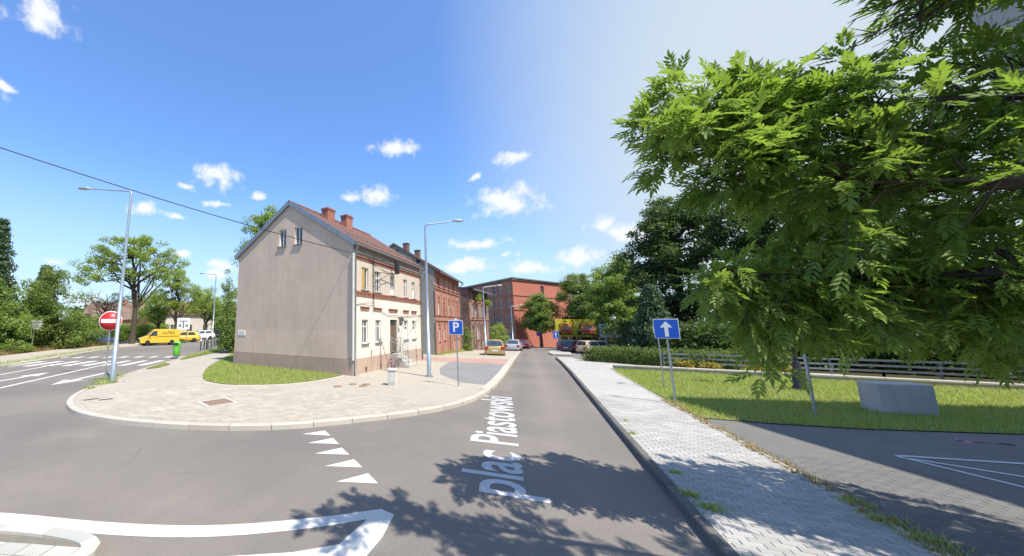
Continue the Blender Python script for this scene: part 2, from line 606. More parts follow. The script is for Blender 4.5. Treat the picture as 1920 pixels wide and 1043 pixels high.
M['overlay_letter'] = paintmat('overlay_letter', (.48, .48, .485), .7)  # tone of the map overlay name, not a real road marking
M['pink_paint'] = paintmat('pink_chalk', (.55, .25, .33), 1.0)
M['metal'] = simple('galvanised_steel', (.42, .46, .5), (.33, .37, .41), 8, .42, .75, .05)
M['lamp_metal'] = simple('lamp_pole_steel', (.38, .45, .52), (.3, .37, .44), 5, .45, .5, .03)
M['black_iron'] = simple('black_iron', (.02, .02, .022), (.03, .03, .03), 9, .45)
M['black'] = flat('black_plastic', (.015, .015, .016), .5)
M['rubber'] = flat('rubber', (.02, .02, .02), .85)
M['white'] = flat('white_enamel', (.8, .8, .78), .4)
M['lens'] = flat('lamp_lens', (.55, .55, .5), .2)
M['sign_red'] = flat('sign_red', (.62, .02, .025), .4)
M['sign_blue'] = flat('sign_blue', (.012, .10, .52), .4)
M['sign_back'] = flat('sign_back', (.42, .43, .44), .5, .4)
M['rust'] = simple('rusty_iron', (.2, .13, .09), (.28, .2, .15), 12, .9, .2, .3)
M['bark'] = simple('bark', (.10, .085, .065), (.05, .042, .033), 9, .95, 0, .8, 22, .2, 0, (2.5, 2.5, .5))
M['bark_pale'] = simple('bark_pale', (.16, .14, .11), (.09, .08, .06), 9, .95, 0, .6, 22, .2, 0, (2.5, 2.5, .5))
M['glass'] = glassmat('window_glass')
M['tile'] = simple('clay_tile', (.20, .092, .07), (.135, .07, .058), 5, .8, 0, .2, 30)
M['tile_dark'] = simple('old_tile', (.13, .085, .07), (.09, .065, .055), 5, .85, 0, .2, 30)
M['zinc'] = simple('zinc', (.30, .32, .34), (.22, .24, .26), 4, .45, .6, .05)
M['pipe_white'] = simple('pipe_painted', (.62, .6, .55), (.5, .48, .43), 4, .5, 0, .05)
M['brick_red'] = bricks('brick_red', (.36, .13, .085), (.46, .19, .13))
M['brick_dark'] = bricks('brick_dark', (.15, .085, .065), (.22, .13, .1), soot=.7)
M['chimney_brick'] = bricks('chimney_brick', (.33, .12, .085), (.4, .16, .12), soot=.3)
M['brick_orange'] = bricks('brick_orange', (.40, .125, .088), (.47, .165, .12), (.4, .19, .14), .2)
M['brick_pink'] = bricks('brick_pink', (.40, .165, .12), (.52, .25, .19), soot=.4)
M['brick_sooty'] = bricks('brick_sooty', (.27, .16, .13), (.40, .27, .23), soot=.75)
M['trim_brick'] = bricks('trim_brick', (.34, .13, .09), (.42, .18, .12), soot=.3)
M['gable'] = plaster('gable_plaster', (.57, .455, .365), .42)
M['gable_low'] = plaster('gable_plaster_low', (.62, .48, .375), .3)
M['cream'] = plaster('cream_plaster', (.77, .71, .625), .12)
M['cream_up'] = plaster('upper_plaster', (.61, .535, .46), .25)
M['frieze'] = plaster('frieze_plaster', (.40, .38, .35), .5)
M['plinth'] = plaster('plinth_plaster', (.50, .37, .30), .3)
M['plinth_g'] = plaster('plinth_gable', (.43, .32, .255), .35)
M['grey_wall'] = plaster('grey_render', (.30, .29, .26), .5)
M['block_wall'] = plaster('block_render', (.44, .41, .37), .3)
M['pale_wall'] = plaster('pale_render', (.6, .54, .46), .2)
M['wood'] = simple('door_wood', (.17, .12, .08), (.12, .085, .06), 6, .7, 0, .2, 30, .3, 0, (4, 4, .5))
M['ochre'] = simple('window_shutter_ochre', (.5, .34, .1), (.42, .28, .08), 4, .6)
M['bin_green'] = simple('bin_green', (.13, .5, .045), (.11, .42, .04), 5, .45)
M['yellow_ad'] = flat('poster_yellow', (.62, .5, .03), .6)
M['orange_ad'] = flat('poster_orange', (.65, .27, .03), .6)
M['pink_ad'] = flat('poster_pink', (.62, .3, .3), .6)
M['red_ad'] = flat('poster_red', (.5, .04, .04), .6)
M['brown_ad'] = flat('poster_brown', (.1, .055, .03), .6)
M['green_ad'] = flat('poster_green', (.3, .33, .03), .6)
M['white_ad'] = flat('poster_white', (.5, .53, .6), .6)
M['leaf_ash'] = leafmat('ash_leaf', (.105, .20, .036), (.215, .31, .07), .55, (.23, .265, .07))
M['leaf_lime'] = leafmat('lime_leaf', (.16, .245, .06), (.25, .32, .105), .5)
M['leaf_dark'] = leafmat('dark_leaf', (.06, .11, .03), (.11, .165, .05), .36)
M['leaf_fresh'] = leafmat('fresh_leaf', (.24, .34, .075), (.36, .44, .13), .55)
M['leaf_mid'] = leafmat('mid_leaf', (.20, .30, .075), (.31, .40, .13), .55)
M['leaf_spruce'] = leafmat('spruce_needle', (.06, .11, .055), (.10, .16, .075), .25)
M['leaf_hedge'] = leafmat('hedge_leaf', (.075, .135, .03), (.15, .21, .05), .35)
M['leaf_yellow'] = leafmat('yellow_leaf', (.3, .26, .04), (.45, .36, .05), .3)
M['grass_blade'] = leafmat('grass_blade', (.23, .32, .065), (.40, .46, .14), .42, (.38, .36, .17))
M['dry_blade'] = leafmat('dry_grass', (.3, .22, .1), (.42, .33, .16), .3)


def carpaint(name, c, metal=.3):
    return flat(name, c, .32, metal, .5, .6)


M['p_yellow'] = carpaint('paint_yellow', (.72, .46, .05), 0)
M['p_gold'] = carpaint('paint_gold', (.40, .30, .12))
M['p_silver'] = carpaint('paint_silver', (.45, .46, .5))
M['p_maroon'] = carpaint('paint_maroon', (.18, .02, .04))
M['p_navy'] = carpaint('paint_navy', (.03, .035, .07))
M['p_brown'] = carpaint('paint_brown', (.09, .06, .06))
M['p_beige'] = carpaint('paint_beige', (.55, .44, .28), .1)
M['p_white'] = carpaint('paint_white', (.75, .75, .75), 0)
M['p_blue'] = carpaint('paint_blue', (.05, .1, .3), .1)
M['tail'] = flat('tail_lamp', (.4, .02, .02), .2)
M['head'] = flat('head_lamp', (.6, .6, .6), .1, .2)
M['plate'] = flat('number_plate', (.7, .7, .66), .5)
M['rim'] = flat('wheel_rim', (.4, .4, .42), .35, .7)

# ------------------------------------------------------------------ ground sheets
gx = [-900, -250, -90, -13, -7, 0, 20, 60, 250, 900]
gy = [-500, -60, 0, 22, 28, 60, 100, 250, 1200]
mb = MB()
mb.add([(x, y, gz(x, y) - .06) for y in gy for x in gx],
       [(j * len(gx) + i, j * len(gx) + i + 1, (j + 1) * len(gx) + i + 1, (j + 1) * len(gx) + i) for j in range(len(gy) - 1) for i in range(len(gx) - 1)])
tag(mb.build('ground', M['ground']), kind='structure')

sheet('road', [(-75, -30), (60, -30), (60, 12), (26, 14), (26, 66), (40, 84), (-2, 150), (-14, 150), (-4.5, 60), (-7, 26), (-20, 26), (-60, 85), (-95, 70), (-75, 40)], 0.0, M['asphalt'], kind='structure')

# kerb lines (outer, street-side edge)
ISLAND_KERB = [(-.78, 46), (-.85, 34), (-.95, 24), (-1.1, 18), (-1.35, 13.6), (-2.0, 11.15), (-2.9, 9.71), (-3.97, 8.51), (-5.11, 7.32), (-6.61, 6.44), (-8.22, 5.95), (-9.8, 5.68),
               (-11.29, 5.70), (-12.6, 6.05), (-13.6, 6.55), (-14.76, 7.41), (-16.16, 8.95), (-18.15, 11.4), (-20.57, 14.61), (-24.2, 20), (-28.73, 26.2), (-35, 35.5), (-48, 55)]


def smooth_line(pts, n=3):
    """Chaikin smoothing, end points kept"""
    for _ in range(n):
        q = [pts[0]]
        for a, b in zip(pts, pts[1:]):
            q += [(a[0] * .75 + b[0] * .25, a[1] * .75 + b[1] * .25), (a[0] * .25 + b[0] * .75, a[1] * .25 + b[1] * .75)]
        pts = q + [pts[-1]]
    return pts


def resample(pts, step):
    out = [pts[0]]
    acc = 0.0
    for a, b in zip(pts, pts[1:]):
        L = math.dist(a, b)
        while acc + L >= step and L > 1e-9:
            t = (step - acc) / L
            a = (a[0] + (b[0] - a[0]) * t, a[1] + (b[1] - a[1]) * t)
            out.append(a)
            L = math.dist(a, b)
            acc = 0.0
        acc += L
    return out


def offset_line(pts, d):
    out = []
    for i, p in enumerate(pts):
        a, b = pts[max(i - 1, 0)], pts[min(i + 1, len(pts) - 1)]
        tx, ty = b[0] - a[0], b[1] - a[1]
        L = math.hypot(tx, ty) or 1
        out.append((p[0] + ty / L * d, p[1] - tx / L * d))
    return out


IK = smooth_line(ISLAND_KERB)
pavement = sheet('pavement', offset_line(IK, .14) + [(-40, 62), (-12, 62), (-9, 46)], .108, M['beige_paver'], kind='structure')


def kerb_stones(path, width, step, h, mat, parent, side=1, joint=.014, drop=.25):
    """one object per kerb stone laid along the path; width grows to the right (side=1) of the path"""
    P = resample(path, step / 4)
    rk = random.Random(3)
    i = 0
    while i + 4 < len(P):
        seg = P[i:i + 5]
        j = joint / step
        s0 = (seg[0][0] + (seg[1][0] - seg[0][0]) * j * 4, seg[0][1] + (seg[1][1] - seg[0][1]) * j * 4)
        seg = [s0] + seg[1:]
        inn = offset_line(seg, side * width)
        mb = MB()
        dz = rk.uniform(-.004, .004)
        c = seg[2]
        ch = .018                                       # chamfered street-side arris
        out2 = offset_line(seg, side * ch)
        V = []
        for a, a2, b in zip(seg, out2, inn):
            g = gz(*a)
            V += [(a[0] - c[0], a[1] - c[1], g - drop), (a[0] - c[0], a[1] - c[1], g + h + dz - ch), (a2[0] - c[0], a2[1] - c[1], g + h + dz), (b[0] - c[0], b[1] - c[1], g + h + dz), (b[0] - c[0], b[1] - c[1], g - drop)]
        F = []
        for k in range(4):
            for q in range(4):
                F.append((k * 5 + q, k * 5 + q + 1, (k + 1) * 5 + q + 1, (k + 1) * 5 + q))
        F += [(0, 1, 2, 3, 4), (24, 23, 22, 21, 20)]
        mb.add(V, F)
        mb.build('kerb_stone', mat, parent, loc=(c[0], c[1], 0))
        i += 4


kerb_stones([p for p in IK if p[0] < -1.3 and p[0] > -30] , .16, 1.0, .125, M['kerb'], pavement)
kerb_stones([p for p in IK if p[0] >= -1.45], .32, 1.0, .125, M['kerb'], pavement)

# right-hand pavement
RK = [(1.70, -9), (1.73, 0), (1.75, 6), (1.80, 12), (1.86, 19), (1.95, 29), (2.02, 33.6)]
RIGHT = RK + [(3.2, 34.2), (3.45, 30.4), (7.6, 26.6), (14, 26.2), (14, 23.0), (4.1, 23.4), (3.9, 22), (3.80, 14), (3.80, -9)]
pave_r = sheet('pavement', [(1.8, -9)] + offset_line(RK, .1)[1:-1] + [(2.1, 33.6)] + RIGHT[7:], .108, M['light_paver'], kind='structure')
kerb_stones(RK, .11, 1.0, .13, M['kerb_dark'], pave_r)
# thin edging between the pavement and the driveway
EDGE = [(3.80, -9), (3.80, 12.3), (3.80, 15), (3.9, 22), (4.05, 23.0)]
kerb_stones(EDGE, .07, 1.0, .128, M['kerb'], pave_r)

driveway = sheet('driveway', [(3.87, -9), (3.87, 12.15), (5.2, 12.2), (6.85, 12.46), (9.5, 13.3), (14, 15.2), (24, 18.6), (30, 19), (30, -9)], .106, M['drive_paver'], kind='structure')
lawn_r_poly = [(3.9, 12.15), (5.2, 12.2), (6.85, 12.46), (9.5, 13.3), (14, 15.2), (24, 18.6), (24, 21.0), (16.0, 21.75), (9.9, 22.55), (4.15, 23.05), (3.97, 22)]
lawn_r = sheet('lawn', lawn_r_poly, .125, M['lawn'], kind='structure')
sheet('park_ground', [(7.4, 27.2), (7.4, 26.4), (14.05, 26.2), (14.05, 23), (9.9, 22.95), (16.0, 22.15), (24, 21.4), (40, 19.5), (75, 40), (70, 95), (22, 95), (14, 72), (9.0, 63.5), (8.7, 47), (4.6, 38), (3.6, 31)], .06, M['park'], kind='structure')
# small kerbed island at the park entrance
isl = [(2.15, 39.5), (2.05, 44.5), (2.4, 49), (3.6, 53), (4.6, 51), (4.2, 44), (3.9, 39.5)]
sheet('traffic_island', isl, .13, M['light_paver'], kind='structure', skirt=.14)

# corner plot lawn beside the gable
lawn_l_poly = smooth_line([(-8.05, 14.9), (-8.25, 13.1), (-8.9, 11.75), (-10.2, 10.9), (-11.2, 10.7), (-12.6, 11.0), (-13.75, 11.9), (-15.6, 13.7), (-17.2, 15.6), (-20.4, 19.8), (-23.5, 24), (-22, 28), (-14, 26)], 2)
lawn_l = sheet('lawn', lawn_l_poly, .128, M['lawn'], kind='structure')
kerb_stones(resample(smooth_line([(-7.75, 14.6), (-8.1, 13.0), (-8.8, 11.6), (-10.2, 10.72), (-11.2, 10.52), (-12.7, 10.85), (-13.9, 11.8)], 2), .05), .06, 1.0, .135, M['kerb'], lawn_l)
verge_poly = [(-21.2, 16.4), (-22.3, 17.6), (-24.6, 21.2), (-29.0, 27.2), (-34, 34.5), (-32, 34.5), (-27.6, 27.2), (-23.6, 21.3), (-21.6, 17.4)]
verge_l = sheet('verge', verge_poly, .126, M['lawn'], kind='structure')
verge2_poly = [(-18.6, 12.4), (-19.4, 13.5), (-20.3, 14.7), (-19.4, 14.4), (-18.6, 13.2)]
verge_2 = sheet('verge', verge2_poly, .126, M['lawn'], kind='structure')

# parking bay and coloured strips in the left pavement
sheet('parking_bay', [(-1.40, 15.0), (-1.30, 18.5), (-1.27, 23.2), (-4.6, 23.2), (-4.45, 19.5), (-3.9, 17.2), (-2.6, 15.2)], .112, M['layby'], kind='structure')
sheet('red_strip', [(-1.27, 23.25), (-1.25, 27.2), (-5.2, 26.6), (-10.5, 25.6), (-10.5, 23.9), (-5.6, 23.25)], .112, M['red_paver'], kind='structure')

# far side of the left street
far_k = [(-14, -16), (-20, -3), (-24.6, 5.0), (-27.71, 9.83), (-30.92, 13.75), (-34.4, 17.6), (-37.68, 21.2), (-40.0, 25.2), (-44.5, 34), (-54, 49)]
FK = smooth_line(far_k, 2)
far_pav = sheet('pavement', offset_line(FK, -.1) + [(-60, 46), (-47, 30.5), (-42.9, 23.4), (-40.4, 18.0), (-37.0, 13.6), (-33.5, 9.5), (-29, 2), (-22, -16)], .11, M['beige_paver'], kind='structure')
kerb_stones(FK[4:-3], .14, 1.0, .125, M['kerb'], far_pav, side=-1)

# kerbed splitter island in the near left corner
spl = smooth_line([(-4.55, 1.0), (-4.33, 1.9), (-4.28, 2.45), (-4.48, 2.70), (-5.07, 2.62), (-5.92, 2.36), (-7.4, 1.75), (-9, 1.0)], 2)
splitter = sheet('traffic_island', offset_line(spl, -.1) + [(-9, -1), (-4.6, -1)], .085, M['paver_bed'], kind='structure')
kerb_stones(spl, .17, .62, .115, M['slab'], splitter, side=-1)


def laid_pieces(name, parent, test, x0, y0, ang, lx, ly, gap, top, mat, near, region, limit, thick=.06, bond=.5, seed=1):
    """running-bond paving: the pieces nearest the camera are single objects, the rest one joined part"""
    rp = random.Random(seed)
    ca, sa = math.cos(ang), math.sin(ang)
    cells = []
    nx, ny = region
    for j in range(-ny, ny + 1):
        for i in range(-nx, nx + 1):
            u = (i + (bond if j % 2 else 0)) * lx
            v = j * ly
            x, y = x0 + u * ca - v * sa, y0 + u * sa + v * ca
            if test(x, y): cells.append((math.hypot(x - near[0], y - near[1]), x, y))
    cells.sort()
    a, b = (lx - gap) / 2, (ly - gap) / 2
    e = .004

    def piece(mb):
        V = [(-a, -b, -thick), (a, -b, -thick), (a, b, -thick), (-a, b, -thick), (-a, -b, -e), (a, -b, -e), (a, b, -e), (-a, b, -e),
             (-a + e, -b + e, 0), (a - e, -b + e, 0), (a - e, b - e, 0), (-a + e, b - e, 0)]
        mb.add(V, [(0, 1, 5, 4), (1, 2, 6, 5), (2, 3, 7, 6), (3, 0, 4, 7), (4, 5, 9, 8), (5, 6, 10, 9), (6, 7, 11, 10), (7, 4, 8, 11), (8, 9, 10, 11)])
    one = MB(); piece(one)
    me = one.mesh(name, mat)
    rest = MB()
    for k, (d, x, y) in enumerate(cells[:limit]):
        z = gz(x, y) + top + rp.uniform(-.0018, .0018)
        t = rp.uniform(-.012, .012)
        if k < 300:
            link(name, me, parent, (x, y, z), (t * .4, -t * .4, ang + t))
        else:
            rest.M = Matrix.Translation((x, y, z)) @ Matrix.Rotation(ang + t, 4, 'Z')
            piece(rest)
    if rest.v:
        rest.M = None
        tag(rest.build(name, mat, parent), kind='stuff')
    return cells




def in_right(x, y):
    return 4.9 < y < 14.5 and 1.93 + (y - 6) * .007 < x < 3.72


laid_pieces('paver', pave_r, in_right, 1.9, 5, 0, .2, .1, .006, .118, M['light_stone'], (1.8, 2), (14, 110), 1400, seed=2)
ik_poly = offset_line(IK, .32) + [(-40, 62), (-12, 62), (-9, 46)]
HATCH = [(-9.35, 7.85), (-8.98, 8.85), (-8.22, 8.62), (-8.5, 7.6)]


def in_island(x, y):
    return -14.5 < x < -1.75 and y < 11.2 and inside(ik_poly, x, y) and not inside(HATCH, x, y) and not inside(lawn_l_poly, x, y + .35) and math.hypot(x + 4.5, y - 6) < 9


laid_pieces('paver', pavement, in_island, -6, 6, .42, .2, .1, .006, .118, M['paver_stone'], (-5, 4), (60, 90), 2900, seed=3)


def in_drive(x, y):
    return 3.93 < x < 5.75 and 5.6 < y < 9.6


laid_pieces('paver', driveway, in_drive, 4, 6, PI, .2, .1, .004, .112, M['drive_stone'], (3.6, 4.5), (40, 60), 620, seed=4)
laid_pieces('paving_slab', splitter, lambda x, y: inside(offset_line(spl, -.28) + [(-9, -1), (-4.75, -1)], x, y) and y > .7, -5, 2, .33, .30, .2, .016, .108, M['slab'], (0, 0), (30, 30), 120, seed=5)

# ------------------------------------------------------------------ road markings (flat paint on the road)
PZ = .004


def marking(name, polys, mat, label, cat='road marking', group=None, z=PZ, holes=None):
    mb = MB()
    for p in polys:
        tr = tessellate_polygon([[Vector((x, y, 0)) for x, y in p]])
        mb.add([(x, y, gz(x, y) + z) for x, y in p], [t for t in tr])
    me = mb.mesh(name, mat)
    if sum(p.normal.z * p.area for p in me.polygons) < 0: me.flip_normals()
    o = link(name, me)
    tag(o, label, cat, group)
    return o


def strip(a, b, w):
    d = Vector((b[0] - a[0], b[1] - a[1])).normalized()
    n = (-d.y * w / 2, d.x * w / 2)
    return [(a[0] + n[0], a[1] + n[1]), (b[0] + n[0], b[1] + n[1]), (b[0] - n[0], b[1] - n[1]), (a[0] - n[0], a[1] - n[1])]


top_l = smooth_line([(-9.6, 1.2), (-8.2, 1.9), (-6.57, 2.55), (-4.97, 3.0), (-3.7, 3.50), (-2.6, 4.24), (-1.95, 4.78)], 2)
bot_l = smooth_line([(-9.35, .95), (-7.9, 1.72), (-6.3, 2.36), (-4.8, 2.80), (-3.6, 3.28), (-2.55, 3.99), (-2.02, 4.47)], 2)
band = top_l + [(-1.95, 4.78), (-1.74, 4.72), (-1.70, 4.2), (-1.74, 3.7), (-1.95, 2.7), (-2.2, 2.7), (-2.3, 3.2), (-2.6, 3.1), (-3.24, 2.8), (-4.0, 2.4), (-4.1, 2.62), (-3.3, 3.05), (-2.5, 3.52), (-2.10, 3.86)] + bot_l[::-1]
marking('splitter_line', [band], M['white_paint'], 'wide white painted outline round the kerbed splitter island in the foreground')
TRI = [[(-4.82, 7.04), (-4.48, 7.49), (-4.17, 7.22)], [(-4.36, 6.59), (-4.04, 7.1), (-3.73, 6.82)], [(-3.89, 6.14), (-3.57, 6.65), (-3.25, 6.37)], [(-3.4, 5.7), (-3.07, 6.2), (-2.77, 5.93)], [(-2.91, 5.25), (-2.58, 5.75), (-2.28, 5.47)]]
words = ['farthest, next to the kerb', 'second from the kerb', 'middle one of the row', 'second from the near end', 'nearest to the white splitter line']
for k, tri in enumerate(TRI):
    marking('give_way_triangle', [tri], M['white_paint'], 'white give-way triangle on the asphalt, ' + words[k], group='give-way triangles across the junction mouth')

LD = Vector((-.52, .855)).normalized()
marking('lane_line', [strip((-14.5, .9), (-23.63, 12.88), .17)], M['white_paint'], 'long solid white lane line leading to the zebra crossing')
marking('lane_line', [strip((-23.94, 8.53), (-26.42, 11.58), .15)], M['white_paint'], 'short white lane line on the far lane before the zebra crossing')
ORD = ['first', 'second', 'third', 'fourth', 'fifth', 'sixth', 'seventh', 'eighth', 'ninth', 'tenth', 'eleventh']
zs = Vector((-30.2, 9.2)); ze = Vector((-20.6, 14.55))
for k in range(11):
    a = zs.lerp(ze, k / 10)
    b = a + LD * 2.9
    marking('crossing_stripe', [strip(tuple(a), tuple(b), .48)], M['white_paint'], ORD[10 - k] + ' white zebra crossing stripe on the left street counted from the waste bin side', group='zebra crossing stripes on the left street')
for k in range(10):
    a = zs.lerp(ze, (k + .3) / 10) + LD * 5.2
    marking('dash_mark', [strip(tuple(a), tuple(a + LD * 1.1), .42)], M['old_paint'], ORD[9 - k] + ' worn white dash beyond the zebra crossing, counted from the waste bin side', group='worn dashes behind the zebra crossing')


def arrow(cx, cy, d, s=1.0):
    n = Vector((-d.y, d.x)); c = Vector((cx, cy))
    q = [(-2.0, .09), (.3, .09), (.3, .38), (1.5, 0), (.3, -.38), (.3, -.09), (-2.0, -.09)]
    return [tuple(c + d * a * s + n * b * s) for a, b in q]


marking('lane_arrow', [arrow(-18.9, 9.5, -LD, 1.15)], M['old_paint'], 'worn white arrow on the near lane left of the tall lamp post')
marking('lane_arrow', [arrow(-21.9, 8.6, LD, 1.1)], M['old_paint'], 'worn white arrow between the two lane lines')
for k, (a, b) in enumerate([((6.04, 10.27), (9.2, 11.0)), ((6.04, 10.27), (7.3, 9.9)), ((6.04, 10.27), (6.62, 8.3))]):
    w = ['farthest of the three lines fanning out', 'middle of the three lines fanning out', 'nearest of the three lines fanning out']
marking('bay_line', [strip((6.0, 10.3), (9.6, 11.05), .085)], M['old_paint'], 'worn white line on the shaded driveway, farthest of three that fan out', z=.114)
marking('bay_line', [strip((6.05, 10.2), (8.0, 9.3), .085)], M['old_paint'], 'worn white line on the shaded driveway, middle of three that fan out', z=.114)
marking('bay_line', [strip((6.0, 10.25), (6.95, 8.3), .085)], M['old_paint'], 'worn white line on the shaded driveway, nearest of three that fan out', z=.114)
rp = random.Random(8)
pk = []
for k in range(7):
    t = rp.uniform(0, 6.28); c = (8.5 + rp.uniform(-.5, .5), 12.15 + rp.uniform(-.12, .12))
    pk.append(strip(c, (c[0] + .5 * math.cos(t), c[1] + .16 * math.sin(t)), .07))
marking('chalk_mark', pk, M['pink_paint'], 'faded pink scribble on the shaded driveway near the grass', 'chalk mark', z=.114)

# street name from the map overlay, added as flat lettering on the lane
fc = bpy.data.curves.new('street_name_overlay', 'FONT')
fc.body = 'plac Piastowski'
fc.size = 1.36
fc.offset = .022
tmp = bpy.data.objects.new('street_name_overlay', fc)
COL.objects.link(tmp)
bpy.context.view_layer.update()
me = bpy.data.meshes.new_from_object(tmp)
bpy.data.objects.remove(tmp)
co = np.zeros(len(me.vertices) * 3); me.vertices.foreach_get('co', co); co = co.reshape(-1, 3)
wid = co[:, 0].max()
co[:, 0] *= 7.6 / wid
co[:, 2] = .005
me.vertices.foreach_set('co', co.ravel()); me.update()
me.materials.clear(); me.materials.append(M['overlay_letter'])
o = link('street_name_overlay', me, None, (-.17, 5.85, 0), (0, 0, R(93.4)))
tag(o, 'pale map overlay street name plac Piastowski laid flat along the one-way lane', 'road marking')

# covers in the island pavement
t = thing('access_cover', 'rusty square access cover set in the paved corner', 'manhole cover', (-8.78, 8.24, .118), R(-22))
mb = MB(); mb.box(-.47, .47, -.47, .47, -.02, .004); mb.build('frame', M['concrete'], t)
mb = MB(); mb.box(-.36, .36, -.36, .36, -.01, .012); mb.build('lid', M['rust'], t)
for k, (x, y) in enumerate([(-12.75, 6.80), (-12.33, 7.0)]):
    mb = MB(); mb.box(-.19, .19, -.055, .055, -.02, .006)
    for q in range(5): mb.box(-.16 + q * .07, -.12 + q * .07, -.045, .045, .004, .010)
    tag(mb.build('drain_grate', M['black_iron'], None, (x, y, .118), (0, 0, R(69))), ['dark drain grate in the paving nearest the curved kerb', 'dark drain grate in the paving, second from the curved kerb'][k], 'drain', 'drain grates in the paved corner')
for k, (x, y) in enumerate([(-6.75, 12.2), (-6.45, 12.9), (-5.95, 13.1), (-5.9, 12.7)]):
    mb = MB(); mb.lathe([(.17, -.02), (.17, .006), (.1, .009), (0, .009)], 14)
    tag(mb.build('valve_cover', M['rust'], None, (x, y, .118)), 'small round iron valve cover in the paving, ' + ['nearest to the road', 'second from the road', 'nearest to the house corner', 'nearest to the white box'][k], 'valve cover', 'valve covers in the paving')

# ------------------------------------------------------------------ buildings
def wall(mb, pt, s0, s1, z0, ztop, holes=(), mi=0, zsplits=(), depth=.14, extra=()):
    """wall in (s, z) with real openings and reveals; ztop is a number or a function of s"""
    zt = ztop if callable(ztop) else (lambda s: ztop)
    br = sorted(set([s0, s1] + [h[0] for h in holes] + [h[1] for h in holes] + list(extra)))
    br = [b for b in br if s0 - 1e-6 <= b <= s1 + 1e-6]
    for a, b in zip(br, br[1:]):
        if b - a < 1e-5: continue
        cuts = [z0] + [z for z, _ in zsplits]
        mids = [mi] + [m for _, m in zsplits]
        hs = sorted([(h[2], h[3]) for h in holes if h[0] < (a + b) / 2 < h[1]])
        iv = []
        z = z0
        for c, d in hs:
            iv.append((z, c)); z = d
        iv.append((z, None))
        for lo, hi in iv:
            for k, cz in enumerate(cuts):
                nz = cuts[k + 1] if k + 1 < len(cuts) else None
                l = max(lo, cz)
                if hi is None and nz is None:
                    mb.poly([pt(a, l, 0), pt(b, l, 0), pt(b, zt(b), 0), pt(a, zt(a), 0)], mids[k])
                else:
                    h2 = min([q for q in (hi, nz) if q is not None])
                    if h2 > l + 1e-5: mb.poly([pt(a, l, 0), pt(b, l, 0), pt(b, h2, 0), pt(a, h2, 0)], mids[k])
    for (a, b, c, d) in holes:
        m = mi
        for z, q in zsplits:
            if (c + d) / 2 > z: m = q
        mb.poly([pt(a, c, 0), pt(a, d, 0), pt(a, d, depth), pt(a, c, depth)], m)
        mb.poly([pt(b, c, 0), pt(b, d, 0), pt(b, d, depth), pt(b, c, depth)], m)
        mb.poly([pt(a, d, 0), pt(b, d, 0), pt(b, d, depth), pt(a, d, depth)], m)
        mb.poly([pt(a, c, 0), pt(b, c, 0), pt(b, c, depth), pt(a, c, depth)], m)


def window(parent, pt, h, depth=.11, frame='white', sill=None, two=True, cross=True, curtain=False, open_leaf=False, fw=.05):
    a, b, c, d = h
    mb = MB()
    e, f = depth - .03, depth + .03
    mb.pbox(pt, a + .002, a + fw, c + .002, d - .002, e, f); mb.pbox(pt, b - fw, b - .002, c + .002, d - .002, e, f)
    mb.pbox(pt, a + fw, b - fw, c + .002, c + fw, e, f); mb.pbox(pt, a + fw, b - fw, d - fw, d - .002, e, f)
    zc = d - (d - c) * .3
    if two: mb.pbox(pt, (a + b) / 2 - .02, (a + b) / 2 + .02, c + fw, d - fw, e + .004, f)
    if cross: mb.pbox(pt, a + fw, b - fw, zc - .02, zc + .02, e + .008, f)
    w = mb.build('window', M[frame], parent)
    mb = MB()
    if curtain: mb.pbox(pt, a + fw, b - fw, c + fw, c + (d - c) * .52, depth + .004, depth + .012, 1)
    mb.pbox(pt, a + fw - .004, b - fw + .004, c + fw - .004, d - fw + .004, depth + .014, depth + .02, 0)
    mb.build('pane', [M['glass'], M['white']], w)
    if sill:
        mb = MB(); mb.pbox(pt, a - .06, b + .06, c - .05, c - .002, -.09, depth - .03)
        mb.build('sill', M[sill], w)
    return w


def pt_front(s, z, d): return (s, d, z)          # facade: local plane y = 0, outward -y
def pt_side(s, z, d): return (d, s, z)           # gable: local plane x = 0, outward -x


def house_root(name, label, cat, x, y, ang, group=None):
    return thing(name, label, cat, (x, y, gz(x, y) + .1), ang, group)


# --- corner house: beige gable, cream facade, red tiled roof
hr = house_root('corner_house', 'two-storey beige plastered corner house with red tiled roof and bare gable', 'house', -7.5, 14.97, math.atan2(7.58, 1.2))
LF, DP, RV, RZ, EZ = 7.72, 8.93, 4.5, 9.33, 6.50     # facade length, depth, ridge position, ridge height, eave height
zg = lambda s: EZ + .02 + (RZ - EZ) * (s / RV if s <= RV else (DP - s) / (DP - RV)) - .02 if s <= RV else EZ + .3 + (RZ - EZ - .3) * (DP - s) / (DP - RV)
gw = [(3.46, 4.06, 6.80, 7.82), (4.72, 5.32, 6.83, 7.84)]
fw_up = [(.76, 1.36, 4.12, 5.3), (2.02, 2.57, 4.11, 5.27), (3.66, 4.18, 4.08, 5.27), (5.30, 5.76, 4.09, 5.25), (6.44, 6.88, 4.09, 5.23)]
fw_lo = [(.79, 1.34, 1.44, 2.63), (2.05, 2.58, 1.44, 2.63), (5.28, 5.80, 1.46, 2.63), (6.38, 6.88, 1.46, 2.63)]
door = (3.6, 4.45, .72, 2.66)
vents = [(1.02, 1.2, .02, .28), (2.44, 2.6, .02, .28), (6.84, 7.0, .12, .38)]
mb = MB()
wall(mb, pt_front, 0, LF, .76, EZ - .02, fw_up + fw_lo + [(3.6, 4.45, .76, 2.66)], 1, [(3.9, 2), (5.72, 3)])
wall(mb, lambda s, z, d: (d, s, z), 0, DP, .78, zg, gw, 0, [(2.1, 4)], extra=(RV,))
mb.m = [5 if (m == 0) else m for m in mb.m]
